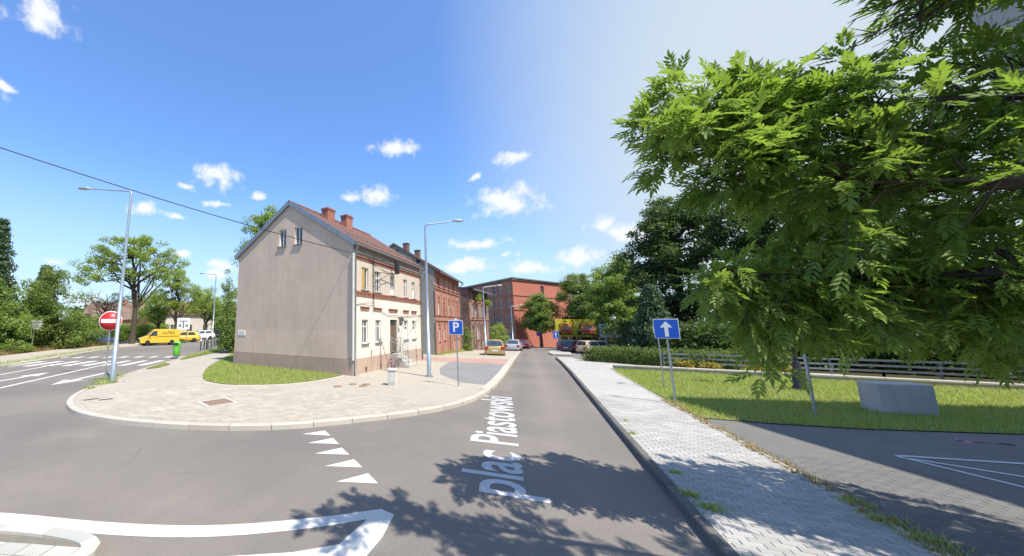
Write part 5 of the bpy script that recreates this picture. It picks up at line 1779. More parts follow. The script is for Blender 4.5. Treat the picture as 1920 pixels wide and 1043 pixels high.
def clumps_in(rng, ells, total, surf=2.6):
    """clump centres spread through the union of ellipsoids (cx,cy,cz,rx,ry,rz)"""
    vol = np.array([e[3] * e[4] * e[5] for e in ells]) ** .67
    out = []
    for e, k in zip(ells, np.maximum(1, (total * vol / vol.sum()).astype(int))):
        u = rand_unit(rng, k) * (rng.random(k) ** (1 / surf))[:, None]
        out.append(u * np.array(e[3:6]) + np.array(e[:3]))
    return np.concatenate(out)


def crown_mesh(name, rng, cl, cr, per, size, mat, droop=.2, flatten=.7):
    n = len(cl) * per
    c = np.repeat(cl, per, 0)
    rr = np.repeat(cr * (.6 + .8 * rng.random(len(cl))), per)
    o = rand_unit(rng, n) * (rng.random(n) ** .45)[:, None]
    P = c + o * rr[:, None] * np.array([1, 1, flatten])
    N = o * .9 + rand_unit(rng, n) * .75 + np.array([0, 0, .55])
    N /= np.linalg.norm(N, axis=1, keepdims=True)
    D = np.cross(N, rand_unit(rng, n)) + np.array([0, 0, -droop])
    D /= np.linalg.norm(D, axis=1, keepdims=True)
    Ls = size * (.7 + .6 * rng.random(n))
    V, Q = leaf_quads(P, N, D, Ls, Ls * .62)
    return array_mesh(name, V, Q, mat)


def limb(mb, a, b, r0, r1, rng, wig=.12, k=5):
    a, b = Vector(a), Vector(b)
    L = (b - a).length
    pts = [a.lerp(b, i / k) + (Vector(rng.normal(size=3)) * wig * L * .3 * math.sin(PI * i / k) if 0 < i < k else Vector()) for i in range(k + 1)]
    for i in range(1, k): pts[i].z += L * .06 * math.sin(PI * i / k)
    mb.tube(pts, [r0 + (r1 - r0) * i / k for i in range(k + 1)], 7, cap=False)
    return pts


def tree(name, label, x, y, ells, n_cl, cr, per, size, leaf, trunk_r, fork, seed, bark='bark', cat='tree', group=None, bare=0, flatten=.7, lean=(0, 0), branches=14):
    rng = np.random.default_rng(seed)
    g = gz(x, y)
    t = thing(name, label, cat, (x, y, g), 0, group)
    cl = clumps_in(rng, ells, n_cl)
    link('crown', crown_mesh('crown', rng, cl, cr, per, size, M[leaf], flatten=flatten), t)
    mb = MB()
    ftop = Vector((lean[0], lean[1], fork))
    tp = [Vector((0, 0, -.3)), Vector((0, 0, .15)), Vector((lean[0] * .3, lean[1] * .3, fork * .35)), Vector((lean[0] * .7, lean[1] * .7, fork * .7)), ftop]
    mb.tube(tp, [trunk_r * 1.6, trunk_r * 1.15, trunk_r, trunk_r * .92, trunk_r * .8], 9, cap=False)
    tr = mb.build('trunk', M[bark], t)
    mb = MB()
    idx = rng.choice(len(cl), min(branches, len(cl)), replace=False)
    top = max(e[2] + e[5] * .5 for e in ells)
    ct = Vector((np.mean([e[0] for e in ells]), np.mean([e[1] for e in ells]), top))
    main = limb(mb, ftop, ct, trunk_r * .75, trunk_r * .15, rng, .1)
    for i in idx:
        c = Vector(cl[i])
        s = main[int(rng.integers(0, 4))]
        if (c - s).length > .3:
            p = limb(mb, s, c, trunk_r * .4, trunk_r * .06, rng, .16)
            for q in range(2):
                j = cl[rng.integers(len(cl))]
                d = (Vector(j) - p[3])
                if d.length < 3.5: limb(mb, p[3], p[3] + d * .8, trunk_r * .16, trunk_r * .03, rng, .16, 4)
    for k in range(bare):
        a = rng.uniform(0, 6.28); e = ells[0]
        s = main[int(rng.integers(0, 3))]
        tip = Vector((e[0] + math.cos(a) * e[3] * 1.1, e[1] + math.sin(a) * e[4] * 1.1, e[2] + rng.uniform(-.6, .5) * e[5]))
        p = limb(mb, s, tip, trunk_r * .25, .008, rng, .2)
        for q in range(6):
            b0 = p[int(rng.integers(2, 6))]
            limb(mb, b0, b0 + Vector(rng.normal(size=3)) * .8 + Vector((0, 0, .3)), .02, .005, rng, .2, 3)
    mb.build('branches', M[bark], tr)
    return t


# --- left side
tree('acacia_tree', 'large open-crowned tree with dark trunk on the far pavement behind the lamp post', -44.1, 27.4,
     [(-.2, -.3, 11.6, 3.6, 4.2, 2.2), (-2.3, -3.4, 10.3, 2.2, 2.6, 1.7), (-2.6, -4.6, 8.3, 1.8, 1.8, 1.3), (1.5, 3.0, 10.4, 2.0, 2.4, 1.6), (.9, 1.8, 8.6, 1.5, 1.8, 1.0), (-.5, -1.2, 8.6, 1.8, 2.0, 1.1), (0, 0, 13.2, 1.8, 2.0, .9)],
     150, .75, 110, .2, 'leaf_fresh', .32, 4.2, 11, 'bark', branches=30, flatten=.55)
tree('bare_tree', 'sparse half-dead tree with bare twigs left of the lamp post', -46.8, 26.0,
     [(0, -.6, 5.6, 2.2, 2.2, 1.2)], 14, .5, 40, .16, 'leaf_mid', .16, 2.2, 12, bare=14, branches=12)
tree('street_tree', 'bright green street tree with forked trunk behind the yellow van', -47.9, 36.0,
     [(-.5, -.6, 8.7, 2.4, 2.6, 2.0), (-1.6, -2.4, 6.3, 1.7, 1.9, 1.4), (1.1, 2.0, 7.2, 1.8, 2.0, 1.6), (.2, .2, 5.3, 1.6, 2.0, .9), (.2, -.2, 10.3, 1.2, 1.3, .8)],
     100, .7, 110, .19, 'leaf_fresh', .25, 2.4, 13, branches=24)
tree('street_tree', 'light green street tree left of the distant street lamp', -50.5, 43.5,
     [(0, 0, 7.0, 2.4, 2.8, 1.9), (-.8, -1.6, 5.2, 1.8, 2.0, 1.3), (1, 1.8, 5.2, 1.7, 1.8, 1.2)], 80, .7, 100, .2, 'leaf_fresh', .2, 2.4, 14, branches=18)
tree('street_tree', 'mid green street tree between the acacia and the forked tree', -52.5, 36.5,
     [(0, 0, 5.4, 3, 3.2, 1.9), (0, -1.5, 4.0, 2.2, 2.4, 1.5)], 70, .8, 90, .22, 'leaf_mid', .22, 2.2, 15)
tree('street_tree', 'dark green tree behind the direction board down the left street', -55, 47.5,
     [(0, 0, 5.6, 3, 3.6, 2.2), (1, 2.5, 4.4, 2.2, 2.4, 1.8)], 70, .8, 90, .24, 'leaf_mid', .22, 1.8, 16)


def spruce(label, x, y, h, rad, seed, rows=22):
    rng = np.random.default_rng(seed)
    t = thing('spruce_tree', label, 'conifer', (x, y, gz(x, y)))
    mb = MB(); mb.tube([(0, 0, -.2), (0, 0, h * .5), (0, 0, h)], [.2, .12, .01], 8)
    cs = []
    for k in range(rows):
        f = k / (rows - 1)
        z = .8 + (h - 1.0) * f
        r = rad * (1 - f) ** .85 + .12
        nb = int(7 + 6 * (1 - f))
        a0 = rng.uniform(0, 6)
        for j in range(nb):
            a = a0 + 2 * PI * j / nb + rng.uniform(-.2, .2)
            rr = r * rng.uniform(.75, 1.1)
            tip = Vector((math.cos(a) * rr, math.sin(a) * rr, z - rr * .22))
            mb.tube([(0, 0, z), tip], [.03, .006], 4, cap=False)
            for q in np.linspace(.2, 1, max(4, int(rr / .2))):
                cs.append((tip.x * q, tip.y * q, z - rr * .22 * q))
    cs = np.array(cs)
    tr = mb.build('trunk', M['bark'], t)
    link('crown', crown_mesh('crown', rng, cs, .34, 30, .2, M['leaf_spruce'], droop=.9, flatten=.9), t)


spruce('tall dark spruce at the left edge of the view', -41.8, 13.6, 11.8, 2.3, 21)
spruce('slim dark spruce rising between the left bushes', -45.5, 18.6, 8.6, 1.9, 22, 16)
tree('bushy_tree', 'dense mid green tree at the left edge below the spruce', -40.9, 13.0, [(0, 0, 3.8, 2.6, 2.8, 2.6), (0, .8, 2.0, 2.4, 2.6, 1.8), (0, 0, 5.9, 1.4, 1.6, 1.2)], 110, .75, 110, .2, 'leaf_mid', .16, 1.4, 23)
tree('bushy_tree', 'dense rounded green tree behind the grey sign back', -42.2, 17.8, [(0, 0, 5.0, 2.3, 2.5, 2.6), (0, .2, 2.6, 2.6, 3.0, 2.2), (.2, .2, 7.0, 1.2, 1.3, 1.0), (.4, 1.6, 1.5, 1.8, 1.8, 1.3)], 130, .75, 110, .2, 'leaf_lime', .18, 1.4, 24)
tree('bush', 'light green bush right of the dense left tree', -44.2, 21.4, [(0, 0, 2.2, 1.9, 2.1, 1.7), (-.4, 1.5, 1.6, 1.4, 1.6, 1.4), (.6, -1.0, 1.0, 1.5, 1.5, 1.0)], 80, .6, 100, .17, 'leaf_mid', .08, .7, 25, cat='bush')
tree('bush', 'yellow-green bush behind the two blue cars', -50.2, 25.8, [(0, 0, 2.0, 2.0, 2.6, 1.8), (.3, -2.2, 1.8, 1.8, 2.0, 1.6)], 70, .6, 100, .18, 'leaf_fresh', .08, .7, 26, cat='bush')
tree('bush', 'low bush on the verge under the grey sign back', -39.2, 14.6, [(0, 0, .6, 1.0, 1.3, .7)], 30, .4, 80, .13, 'leaf_mid', .04, .3, 27, cat='bush')


def hedge(label, pts, w, h, leaf, seed, step=.34, size=.11, per=60, cr=.3, cat='hedge', top_leaf=None):
    rng = np.random.default_rng(seed)
    cs = []
    for (a, b) in zip(pts, pts[1:]):
        a, b = Vector(a), Vector(b); L = (b - a).length; d = (b - a) / L; n = Vector((-d.y, d.x))
        for s in np.arange(0, L, step):
            for q in np.arange(-w / 2, w / 2 + .01, step):
                for z in np.arange(.2, h, step):
                    edge = min(w / 2 - abs(q), h - z) < step * 1.2 or s < step or s > L - step
                    if not edge: continue
                    p = a + d * s + n * q
                    cs.append((p.x + rng.normal() * .05, p.y + rng.normal() * .05, gz(p.x, p.y) + z + rng.normal() * .06))
    t = thing('hedge', label, cat)
    cs = np.array(cs)
    link('foliage', crown_mesh('foliage', rng, cs, cr, per, size, M[leaf], flatten=1), t)
    a, b = Vector(pts[0]), Vector(pts[-1])
    for k in range(9):
        p = a.lerp(b, k / 8)
        mb = MB()
        mb.tube([(p.x, p.y, gz(p.x, p.y) - .1), (p.x + .05, p.y, gz(p.x, p.y) + h * .8)], [.03, .012], 6)
        mb.build('stem', M['bark'], t)


hedge('clipped green hedge at the corner of the right pavement', [(4.3, 29.9), (8.2, 26.95), (12.5, 27.6)], 2.2, .92, 'leaf_hedge', 31, per=46)
hedge('tall thuja hedge behind the acacia and the yellow van', [(-53, 24.5), (-55, 33), (-58, 42)], 1.0, 2.7, 'leaf_mid', 32, .5, .2, 45, .4)

# --- around the corner house
tree('shrub', 'dense dark shrub beside the left edge of the gable', -22.9, 22.6, [(0, .1, 2.0, 1.7, 1.5, 1.9), (-.3, -.6, 3.4, 1.2, 1.0, 1.4), (0.2, .2, 1.1, 1.9, 1.7, 1.0)], 95, .55, 110, .15, 'leaf_lime', .1, .8, 33, cat='bush')
tree('shrub', 'slim young poplar shoots above the gable shrub', -25.4, 24.6, [(0, 0, 4.6, .8, .8, 1.7), (-.3, -.3, 6.6, .35, .35, 1.2)], 34, .4, 60, .15, 'leaf_lime', .07, 2.0, 34, cat='tree', branches=16)
tree('poplar_tree', 'tall poplar rising behind the left roof slope of the corner house', -27.4, 31.2, [(0, 0, 13.2, 2.2, 2.4, 2.6), (-.6, -.6, 10.0, 2.2, 2.4, 2.6), (-.9, -1.0, 6.4, 1.7, 1.8, 2.4), (.3, .6, 15.2, 1.2, 1.3, 1.2)], 120, .7, 120, .2, 'leaf_mid', .3, 4, 35, branches=20)
tree('bush', 'bright green bush beside the derelict house above the silver car', -3.5, 55.5, [(0, 0, 1.5, 1.5, 1.5, 1.6), (-.2, -1.2, 1.0, 1.4, 1.6, 1.1), (-.4, 1.5, 2.2, 1.2, 1.6, 1.5)], 60, .5, 90, .16, 'leaf_fresh', .07, .6, 36, cat='bush')
tree('bush', 'green climber growing between the two brick houses', -6.5, 41.4, [(.2, 0, 1.6, .7, .8, 1.6), (0, .3, .5, .8, .9, .6)], 34, .4, 80, .14, 'leaf_lime', .05, .6, 37, cat='bush')
for k, (u, z, s) in enumerate([(2.3, 6.9, .8), (7.2, 6.6, .9)]):
    a = math.atan2(9, 1.35)
    x, y = -6.15 + math.cos(a) * u + .25, 44 + math.sin(a) * u
    rng = np.random.default_rng(40 + k)
    t = thing('wall_plant', ['green plant sprouting under the derelict eaves, nearer one', 'green plant sprouting under the derelict eaves, farther one'][k], 'plant', (x, y, gz(x, y) + z - .35))
    link('foliage', crown_mesh('foliage', rng, clumps_in(rng, [(.15, 0, .1, .45, .6, .5)], 12), .3, 60, .14, M['leaf_fresh']), t)
    mb = MB(); mb.tube([(-.2, 0, 0), (.1, 0, .3)], [.03, .01], 5); mb.build('stem', M['bark'], t)

# --- park side
tree('round_tree', 'round-crowned tree in front of the large red building', 2.3, 71.0, [(0, 0, 6.0, 3.1, 3.1, 2.9), (.2, 0, 8.2, 1.9, 1.9, 1.6), (-.3, 0, 4.2, 2.8, 2.8, 1.5)], 190, .75, 130, .24, 'leaf_lime', .26, 2.4, 41)
tree('lime_tree', 'lime tree behind the yellow billboards, left of the pair', 9.4, 71.0, [(0, 0, 8.2, 4.0, 4.0, 4.0), (-1.0, 0, 11.0, 2.4, 2.4, 2.0), (0, 0, 5.0, 3.8, 3.8, 2.4), (0, 0, 3.4, 3.4, 3.4, 1.6)], 270, .9, 130, .26, 'leaf_lime', .32, 2.8, 42, group='lime trees behind the billboards')
tree('lime_tree', 'lime tree behind the yellow billboards, right of the pair', 14.2, 69.0, [(0, 0, 8.2, 4.2, 4.2, 4.2), (.4, 0, 11.0, 2.6, 2.6, 2.0), (0, 0, 5.0, 4, 4, 2.4), (0, 0, 3.4, 3.6, 3.6, 1.6)], 270, .9, 130, .26, 'leaf_lime', .32, 2.8, 43, group='lime trees behind the billboards')
tree('park_tree', 'leafy park tree behind the white globe lamp', 11.2, 57.6, [(0, 0, 8.6, 3.2, 3.2, 3.4), (-.6, 0, 5.2, 3.2, 3.2, 2.6), (0.6, 0, 11.0, 2.0, 2.0, 1.8), (0, 0, 3.6, 3.0, 3.0, 1.6)], 230, .85, 130, .24, 'leaf_mid', .28, 2.2, 44)
tree('park_tree', 'tall dark park tree whose crown tops the right skyline', 14.6, 46.0, [(0, 0, 11.4, 3.9, 3.9, 3.6), (-2.2, -.6, 9.4, 3.2, 3.2, 2.8), (.6, 0, 14.6, 3.4, 3.4, 2.4), (-1, 0, 5.6, 3.4, 3.4, 2.2), (-1.6, 0, 12.8, 2.2, 2.2, 1.9)], 290, .9, 120, .26, 'leaf_dark', .4, 3, 45)
tree('park_tree', 'dark park tree second in the row above the railing', 19.0, 40.5, [(0, 0, 10.2, 4.4, 4.4, 4.0), (0, 0, 14.0, 3, 3, 2.2), (-1.5, 0, 6.0, 3.8, 3.8, 2.4)], 210, .9, 120, .27, 'leaf_dark', .4, 3, 46)
tree('park_tree', 'dark park tree third in the row above the railing', 25.5, 41, [(0, 0, 9.4, 4.8, 4.8, 4.4), (0, 0, 13.6, 3.4, 3.4, 2.2), (0, 0, 5.0, 4.2, 4.2, 2.4)], 200, .95, 110, .28, 'leaf_dark', .4, 3, 47)
tree('park_tree', 'dark park tree at the right end of the row above the railing', 28.0, 33.5, [(0, 0, 8.6, 4.6, 4.6, 4.2), (0, 0, 4.4, 4.4, 4.4, 2.4)], 170, .95, 110, .28, 'leaf_dark', .4, 3, 48)
spruce('young spruce in the park behind the one-way sign', 9.6, 36.5, 6.2, 2.0, 49, 14)
hedge('dark overgrown shrubbery behind the steel railing', [(8.5, 31.5), (14, 31), (20, 29.5), (27, 27.5)], 3.4, 2.6, 'leaf_dark', 50, .55, .2, 46, .5, 'shrubbery')
hedge('dark wall of undergrowth deep inside the park', [(10, 49), (20, 47), (34, 42), (46, 36)], 2.5, 4.2, 'leaf_dark', 51, .8, .3, 40, .75, 'shrubbery')
hedge('low dark shrubs below the billboards', [(5.0, 62.6), (13, 62.4), (22, 60)], 1.2, 2.3, 'leaf_dark', 52, .5, .2, 40, .4, 'shrubbery')
for k, (x, y) in enumerate([(7.9, 25.6), (8.9, 25.4), (10.6, 25.2), (11.4, 25.1)]):
    rng = np.random.default_rng(60 + k)
    t = thing('yellow_shrub', ['low yellow-leaved shrub at the left end of the railing', 'low yellow-leaved shrub second from the left end of the railing', 'low yellow-leaved shrub third along the railing', 'low yellow-leaved shrub fourth along the railing'][k], 'bush', (x, y, gz(x, y) + .05), group='yellow shrubs before the railing')
    link('foliage', crown_mesh('foliage', rng, clumps_in(rng, [(0, 0, .28, .42, .3, .25)], 10), .16, 40, .09, M['leaf_yellow'], flatten=1), t)
    for q in range(4):
        mb = MB(); mb.tube([(0, 0, -.05), (.2 * math.cos(q * 1.6), .2 * math.sin(q * 1.6), .35)], [.012, .004], 4)
        mb.build('stem', M['bark'], t)
# far wooded skyline, one mass
rng = np.random.default_rng(70)
cs = []
for k in range(420):
    a = R(rng.uniform(-86, -28)) if k < 330 else R(rng.uniform(12, 70))
    r = rng.uniform(120, 190)
    cs.append((math.sin(a) * r, math.cos(a) * r, rng.uniform(0, 1) ** .8 * (7 + 3.5 * math.sin(a * 23) + 2 * math.sin(a * 61)) - 1))
o = link('distant_woods', crown_mesh('distant_woods', rng, np.array(cs), 3.4, 46, 1.5, M['leaf_dark'], flatten=.8)); tag(o, 'far dark green belt of woods on the horizon', 'woods', kind='stuff')


# --- grass: blades on every lawn
def grass(name, poly, h0, n, hgt, mat, seed, parent=None, clump=None, dens=None):
    rng = np.random.default_rng(seed)
    P = np.array(poly); lo, hi = P.min(0), P.max(0)
    xy = rng.uniform(lo, hi, size=(n * 4, 2))
    xy = xy[inside_np(poly, xy[:, 0], xy[:, 1])]
    if dens is not None: xy = xy[rng.random(len(xy)) < dens(xy)]
    xy = xy[:n]
    m = len(xy)
    z = gz_np(xy[:, 0], xy[:, 1]) + h0
    a = rng.uniform(0, 2 * PI, m); lean = rng.uniform(.1, .9, m)
    hh = hgt * (.45 + .9 * rng.random(m) ** 1.5)
    w = .006 + .006 * rng.random(m) + hgt * .02
    b = np.stack([xy[:, 0], xy[:, 1], z], 1)
    s = np.stack([np.cos(a), np.sin(a), np.zeros(m)], 1) * w[:, None]
    l = a + PI / 2
    tip = b + np.stack([np.cos(l) * lean * hh, np.sin(l) * lean * hh, hh], 1)
    V = np.stack([b - s, b + s, tip], 1).reshape(-1, 3)
    o = link(name, array_mesh(name, V, np.arange(len(V)).reshape(-1, 3), M[mat]), parent)
    tag(o, kind='stuff')
    return o


nearcam = lambda c: (lambda xy: np.clip(1.5 - np.hypot(xy[:, 0] - c[0], xy[:, 1] - c[1]) / c[2], .12, 1))
tag(grass('grass', lawn_r_poly, .12, 80000, .11, 'grass_blade', 81, None, dens=nearcam((6, 12, 14))), 'short green grass covering the right lawn', 'grass')
tag(grass('grass', lawn_l_poly, .12, 50000, .10, 'grass_blade', 82, None, dens=nearcam((-10, 10, 14))), 'dry green grass on the plot beside the gable', 'grass')
tag(grass('grass', verge_poly, .12, 14000, .22, 'grass_blade', 83), 'longer green grass on the verge of the left street', 'grass')
tag(grass('grass', verge2_poly, .12, 2500, .08, 'grass_blade', 84), 'thin worn grass patch at the kerb before the waste bin', 'grass')
tag(grass('dry_grass', [(-36.5, 12.4), (-38.5, 14.6), (-41, 18.2), (-43.2, 22.8), (-45, 26), (-46.5, 25.5), (-43.5, 19), (-38.5, 11.5)], -.05, 12000, .5, 'dry_blade', 85), 'tall dry straw-coloured grass along the far pavement', 'grass')
tag(grass('dry_grass', [(-34.5, 9.2), (-36.5, 12.4), (-38.5, 11.5), (-37, 6)], -.05, 6000, .6, 'grass_blade', 86), 'tall green weeds at the left edge of the far pavement', 'grass')
# weeds in joints and along edges
wb = []
rw = random.Random(9)


def weeds(name, label, spots, n, rad, hgt, mat, seed):
    rng = np.random.default_rng(seed)
    B, T, S = [], [], []
    for (x, y, k) in spots:
        m = int(n * k)
        q = rng.normal(size=(m, 2)) * rad * k
        for i in range(m):
            px, py = x + q[i, 0], y + q[i, 1]
            a = rng.uniform(0, 6.28); h = hgt * (.4 + rng.random()) * (.6 + .4 * k)
            z = gz(px, py) + .11
            B.append((px, py, z)); S.append((math.cos(a) * .009, math.sin(a) * .009, 0)); T.append((px + math.sin(a) * h * .6, py - math.cos(a) * h * .6, z + h))
    B, S, T = np.array(B), np.array(S), np.array(T)
    V = np.stack([B - S, B + S, T], 1).reshape(-1, 3)
    o = link(name, array_mesh(name, V, np.arange(len(V)).reshape(-1, 3), M[mat]))
    tag(o, label, 'weeds', kind='stuff')


weeds('weeds', 'weeds sprouting round the feet of the tall lamp and no-entry sign', [(-15.7, 8.95, 1), (-16.3, 9.0, 1.1), (-16.6, 9.5, 1), (-15.5, 8.5, .7), (-17.2, 10.2, .9), (-15.0, 7.9, .6)], 130, .16, .16, 'grass_blade', 91)
weeds('weeds', 'dry tufts along the edging of the right pavement and driveway', [(3.85 + rw.uniform(-.04, .05), y, rw.uniform(.4, 1.1)) for y in np.arange(6.0, 14.4, .22)] + [(3.95, 13.6, 1.6), (3.9, 13.0, 1.3)], 46, .06, .09, 'dry_blade', 92)
weeds('weeds', 'green weeds growing from the joints of the shaded right pavement', [(2.02, 6.4, 1.1), (1.95, 6.75, .9), (2.05, 7.6, .6), (3.84, 6.9, 1.3), (3.9, 6.5, 1.4), (3.86, 7.4, 1.0), (3.9, 5.9, 1.5), (1.98, 9.8, .5), (2.1, 11, .4)], 110, .07, .07, 'grass_blade', 93)
weeds('weeds', 'grass tufts along the kerb of the far left pavement', [(-28.2 - 3.3 * q / 6 * 1.6 - .3, 9.9 + 4 * q / 6 * 1.5, rw.uniform(.6, 1.3)) for q in np.arange(0, 14, .5)], 60, .25, .2, 'grass_blade', 94)
weeds('weeds', 'green weeds along the foot of the brick houses', [(-6.8 + .03 * q, 29.8 + q, rw.uniform(.4, 1.4)) for q in np.arange(0, 12, .6)], 60, .16, .3, 'grass_blade', 95)

# --- the near ash tree: limbs, twigs and compound leaves
rng = np.random.default_rng(101)
ash = thing('ash_tree', 'large ash tree whose leafy limbs reach in from the right over the pavement', 'tree', (8.4, 4.6, .05))
AO = Vector((8.4, 4.6, .05))
trunk_mb = MB()
trunk_mb.tube([(0, 0, -.3), (0, 0, .2), (-.05, .05, 1.2), (-.2, .15, 2.4)], [.42, .32, .27, .24], 12, cap=False)
KS = .87                                # how far the limbs reach, relative to the first survey


def nearer(p): return (p[0] * KS, p[1] * KS, 2.5 + (p[2] - 2.5) * KS)


LIMBS = [
    [(8.2, 4.75, 2.4), (7.0, 5.6, 3.3), (5.6, 6.4, 4.0), (4.4, 6.7, 4.25), (3.2, 6.5, 4.7), (2.5, 6.05, 4.9), (1.9, 5.75, 4.85)],
    [(8.2, 4.75, 2.3), (6.8, 6.0, 2.9), (5.4, 7.0, 3.1), (4.0, 7.2, 3.15), (3.0, 6.8, 3.2), (2.4, 6.4, 3.3)],
    [(8.2, 4.75, 2.5), (7.2, 5.4, 3.9), (6.0, 6.2, 4.8), (4.8, 6.6, 5.25), (3.6, 6.5, 5.4), (2.7, 6.1, 5.35), (2.1, 5.8, 5.3)],
    [(8.2, 4.75, 2.6), (7.6, 5.2, 5.0), (6.6, 5.8, 6.4), (5.8, 5.9, 6.7), (4.9, 5.9, 6.6)],
    [(8.2, 4.75, 2.5), (6.6, 4.4, 4.4), (5.0, 4.2, 5.6), (3.4, 3.7, 6.6), (2.2, 3.5, 6.8), (1.3, 3.3, 6.8)],
    [(8.2, 4.75, 2.4), (6.9, 5.2, 3.4), (5.6, 5.9, 3.9), (4.6, 6.2, 4.1), (3.8, 6.2, 4.2)],
    [(8.2, 4.75, 2.2), (7.6, 6.6, 2.6), (6.8, 7.9, 2.7), (5.6, 8.3, 2.6), (4.4, 8.2, 2.5)],
]


def spline(pts, n=6):
    pts = [Vector(p) for p in pts]
    out = []
    for i in range(len(pts) - 1):
        p0, p1, p2, p3 = pts[max(i - 1, 0)], pts[i], pts[i + 1], pts[min(i + 2, len(pts) - 1)]
        for k in range(n):
            t = k / n
            out.append(.5 * ((2 * p1) + (p2 - p0) * t + (2 * p0 - 5 * p1 + 4 * p2 - p3) * t * t + (3 * p1 - p0 - 3 * p2 + p3) * t ** 3))
    return out + [pts[-1]]


limb_pts = []
limb_mb = MB()
for li, Lp in enumerate(LIMBS):
    sp = spline([Lp[0]] + [nearer(p) for p in Lp[1:]], 5)
    r0 = [.13, .10, .07, .08, .09, .07, .07][li]
    limb_mb.tube([p - AO for p in sp], [r0 * (1 - .93 * i / (len(sp) - 1)) + .004 for i in range(len(sp))], 8, cap=False)
    limb_pts += [(p, i / len(sp)) for i, p in enumerate(sp) if i > 5]
LPn = np.array([tuple(p) for p, f in limb_pts])
# regions the foliage fills: ellipsoids along the limbs
ELL = [(2.25, 5.75, 4.8, .7, .7, .6), (2.7, 6.0, 4.95, .9, .9, .8), (3.6, 6.4, 4.75, 1.0, .9, .95), (4.8, 6.6, 4.55, 1.1, 1.0, 1.0), (6.0, 6.5, 4.4, 1.2, 1.0, 1.1),
       (2.6, 6.3, 3.3, .5, .6, .4), (3.1, 6.7, 3.2, .85, .8, .75), (4.2, 7.1, 3.2, 1.1, .8, .85), (5.5, 7.2, 3.2, 1.2, .9, .9), (6.8, 6.8, 3.4, 1.2, 1.0, 1.1),
       (2.35, 5.9, 5.3, .6, .7, .5), (3.3, 6.35, 5.4, .8, .7, .5), (4.1, 6.6, 5.4, .8, .8, .55), (5.9, 6.7, 5.3, .9, .9, .7),
       (4.95, 5.9, 6.55, .62, .6, .42), (5.7, 6.0, 6.45, .7, .6, .5), (5.3, 5.8, 6.9, .8, .6, .45), (5.6, 6.0, 6.6, .6, .5, .4), (2.05, 5.9, 5.4, .5, .55, .42), (6.2, 6.4, 6.2, .7, .6, .6), (5.1, 6.4, 6.05, .5, .5, .4), (6.4, 6.0, 7.2, .7, .7, .6),
       (1.6, 3.3, 6.7, .8, .7, .45), (2.8, 3.6, 6.8, 1.0, .8, .5), (4.1, 3.9, 6.3, .9, .7, .4), (5.6, 4.1, 6.0, .8, .7, .4),
       (5.6, 8.2, 2.95, 1.2, .6, .5), (4.4, 8.0, 2.85, .8, .5, .45),
       (2.78, 6.4, 2.25, .2, .2, .5), (4.55, 7.0, 2.2, .2, .2, .4), (5.15, 7.5, 2.3, .26, .26, .4), (3.5, 6.8, 2.5, .4, .4, .35), (6.4, 7.8, 2.7, .8, .5, .4)]
ELL = [nearer(e[:3]) + tuple(r * KS for r in e[3:]) for e in ELL]
wts = np.maximum(.045, np.array([e[3] * e[4] * e[5] for e in ELL])) ** .8
NCL = 300                               # bunches of sprays with gaps between them
pick = rng.choice(len(ELL), NCL, p=wts / wts.sum())
u = rand_unit(rng, NCL) * (rng.random(NCL) ** (1 / 2.8))[:, None]
Eo = np.array(ELL)
bun = Eo[pick, :3] + u * Eo[pick, 3:6]
NSP = 1080
tips = bun[rng.integers(0, NCL, NSP)] + rng.normal(size=(NSP, 3)) * np.array([.17, .17, .10])
twig_mb = MB()
LV_P, LV_D, LV_N = [], [], []          # compound leaves: base, direction, up
for tp in tips:
    d2 = ((LPn - tp) ** 2).sum(1) + np.maximum(0, tp[0] - LPn[:, 0] + .0) * -.0
    # spring from a limb point that lies towards the trunk
    d2 = d2 + 1.2 * np.maximum(0, tp[0] + .25 - LPn[:, 0])
    j = int(d2.argmin())
    s = Vector(LPn[j]); e = Vector(tp)
    L = (e - s).length
    mid = s.lerp(e, .5) + Vector(rng.normal(size=3)) * .07 * L + Vector((0, 0, .10 * L))
    q = [s, s.lerp(mid, .55) + Vector((0, 0, .03 * L)), mid, mid.lerp(e, .55) + Vector((0, 0, .02 * L)), e]
    twig_mb.tube([p - AO for p in q], [.006 + .009 * min(1, L), .009, .007, .005, .003], 5, cap=False)
    d = (q[4] - q[2]).normalized()
    nl = int(rng.integers(7, 12))
    for k in range(nl):
        f = 1.0 if k == 0 else rng.uniform(.35, 1)
        b = q[2].lerp(q[4], f) if f > .5 else q[1].lerp(q[2], f * 2)
        side = Vector(rand_unit(rng, 1)[0])
        dd = (d * .6 + side * .85 + Vector((0, 0, .04))).normalized() if k else (d + Vector((0, 0, .05))).normalized()
        LV_P.append(tuple(b)); LV_D.append(tuple(dd))
        up = Vector((0, 0, 1)) + Vector(rng.normal(size=3)) * .38 + Vector(SUN) * .35
        LV_N.append(tuple((up - dd * up.dot(dd)).normalized()))
# bare dead twigs against the sky
for k in range(8):
    s = Vector(nearer((4.75, 5.95, 6.45))) + Vector(rng.normal(size=3)) * .12
    e = Vector(nearer((3.95 + rng.uniform(-.25, .35), 5.95 + rng.uniform(-.2, .2), 5.95 + rng.uniform(-.2, .3))))
    p = [s.lerp(e, f) + Vector(rng.normal(size=3)) * .03 for f in (0, .3, .6, .85, 1)]
    twig_mb.tube([a - AO for a in p], [.015, .012, .009, .006, .003], 5, cap=False)
    for m in range(5):
        b = p[int(rng.integers(1, 4))]
        twig_mb.tube([b - AO, b - AO + Vector((-.24, -.03, -.12)) * rng.uniform(.5, 1.4) + Vector(rng.normal(size=3)) * .06], [.006, .002], 4, cap=False)
ash_trunk = trunk_mb.build('trunk', M['bark'], ash)
limb_mb.build('limbs', M['bark'], ash_trunk)
twig_mb.build('twigs', M['bark'], ash_trunk)
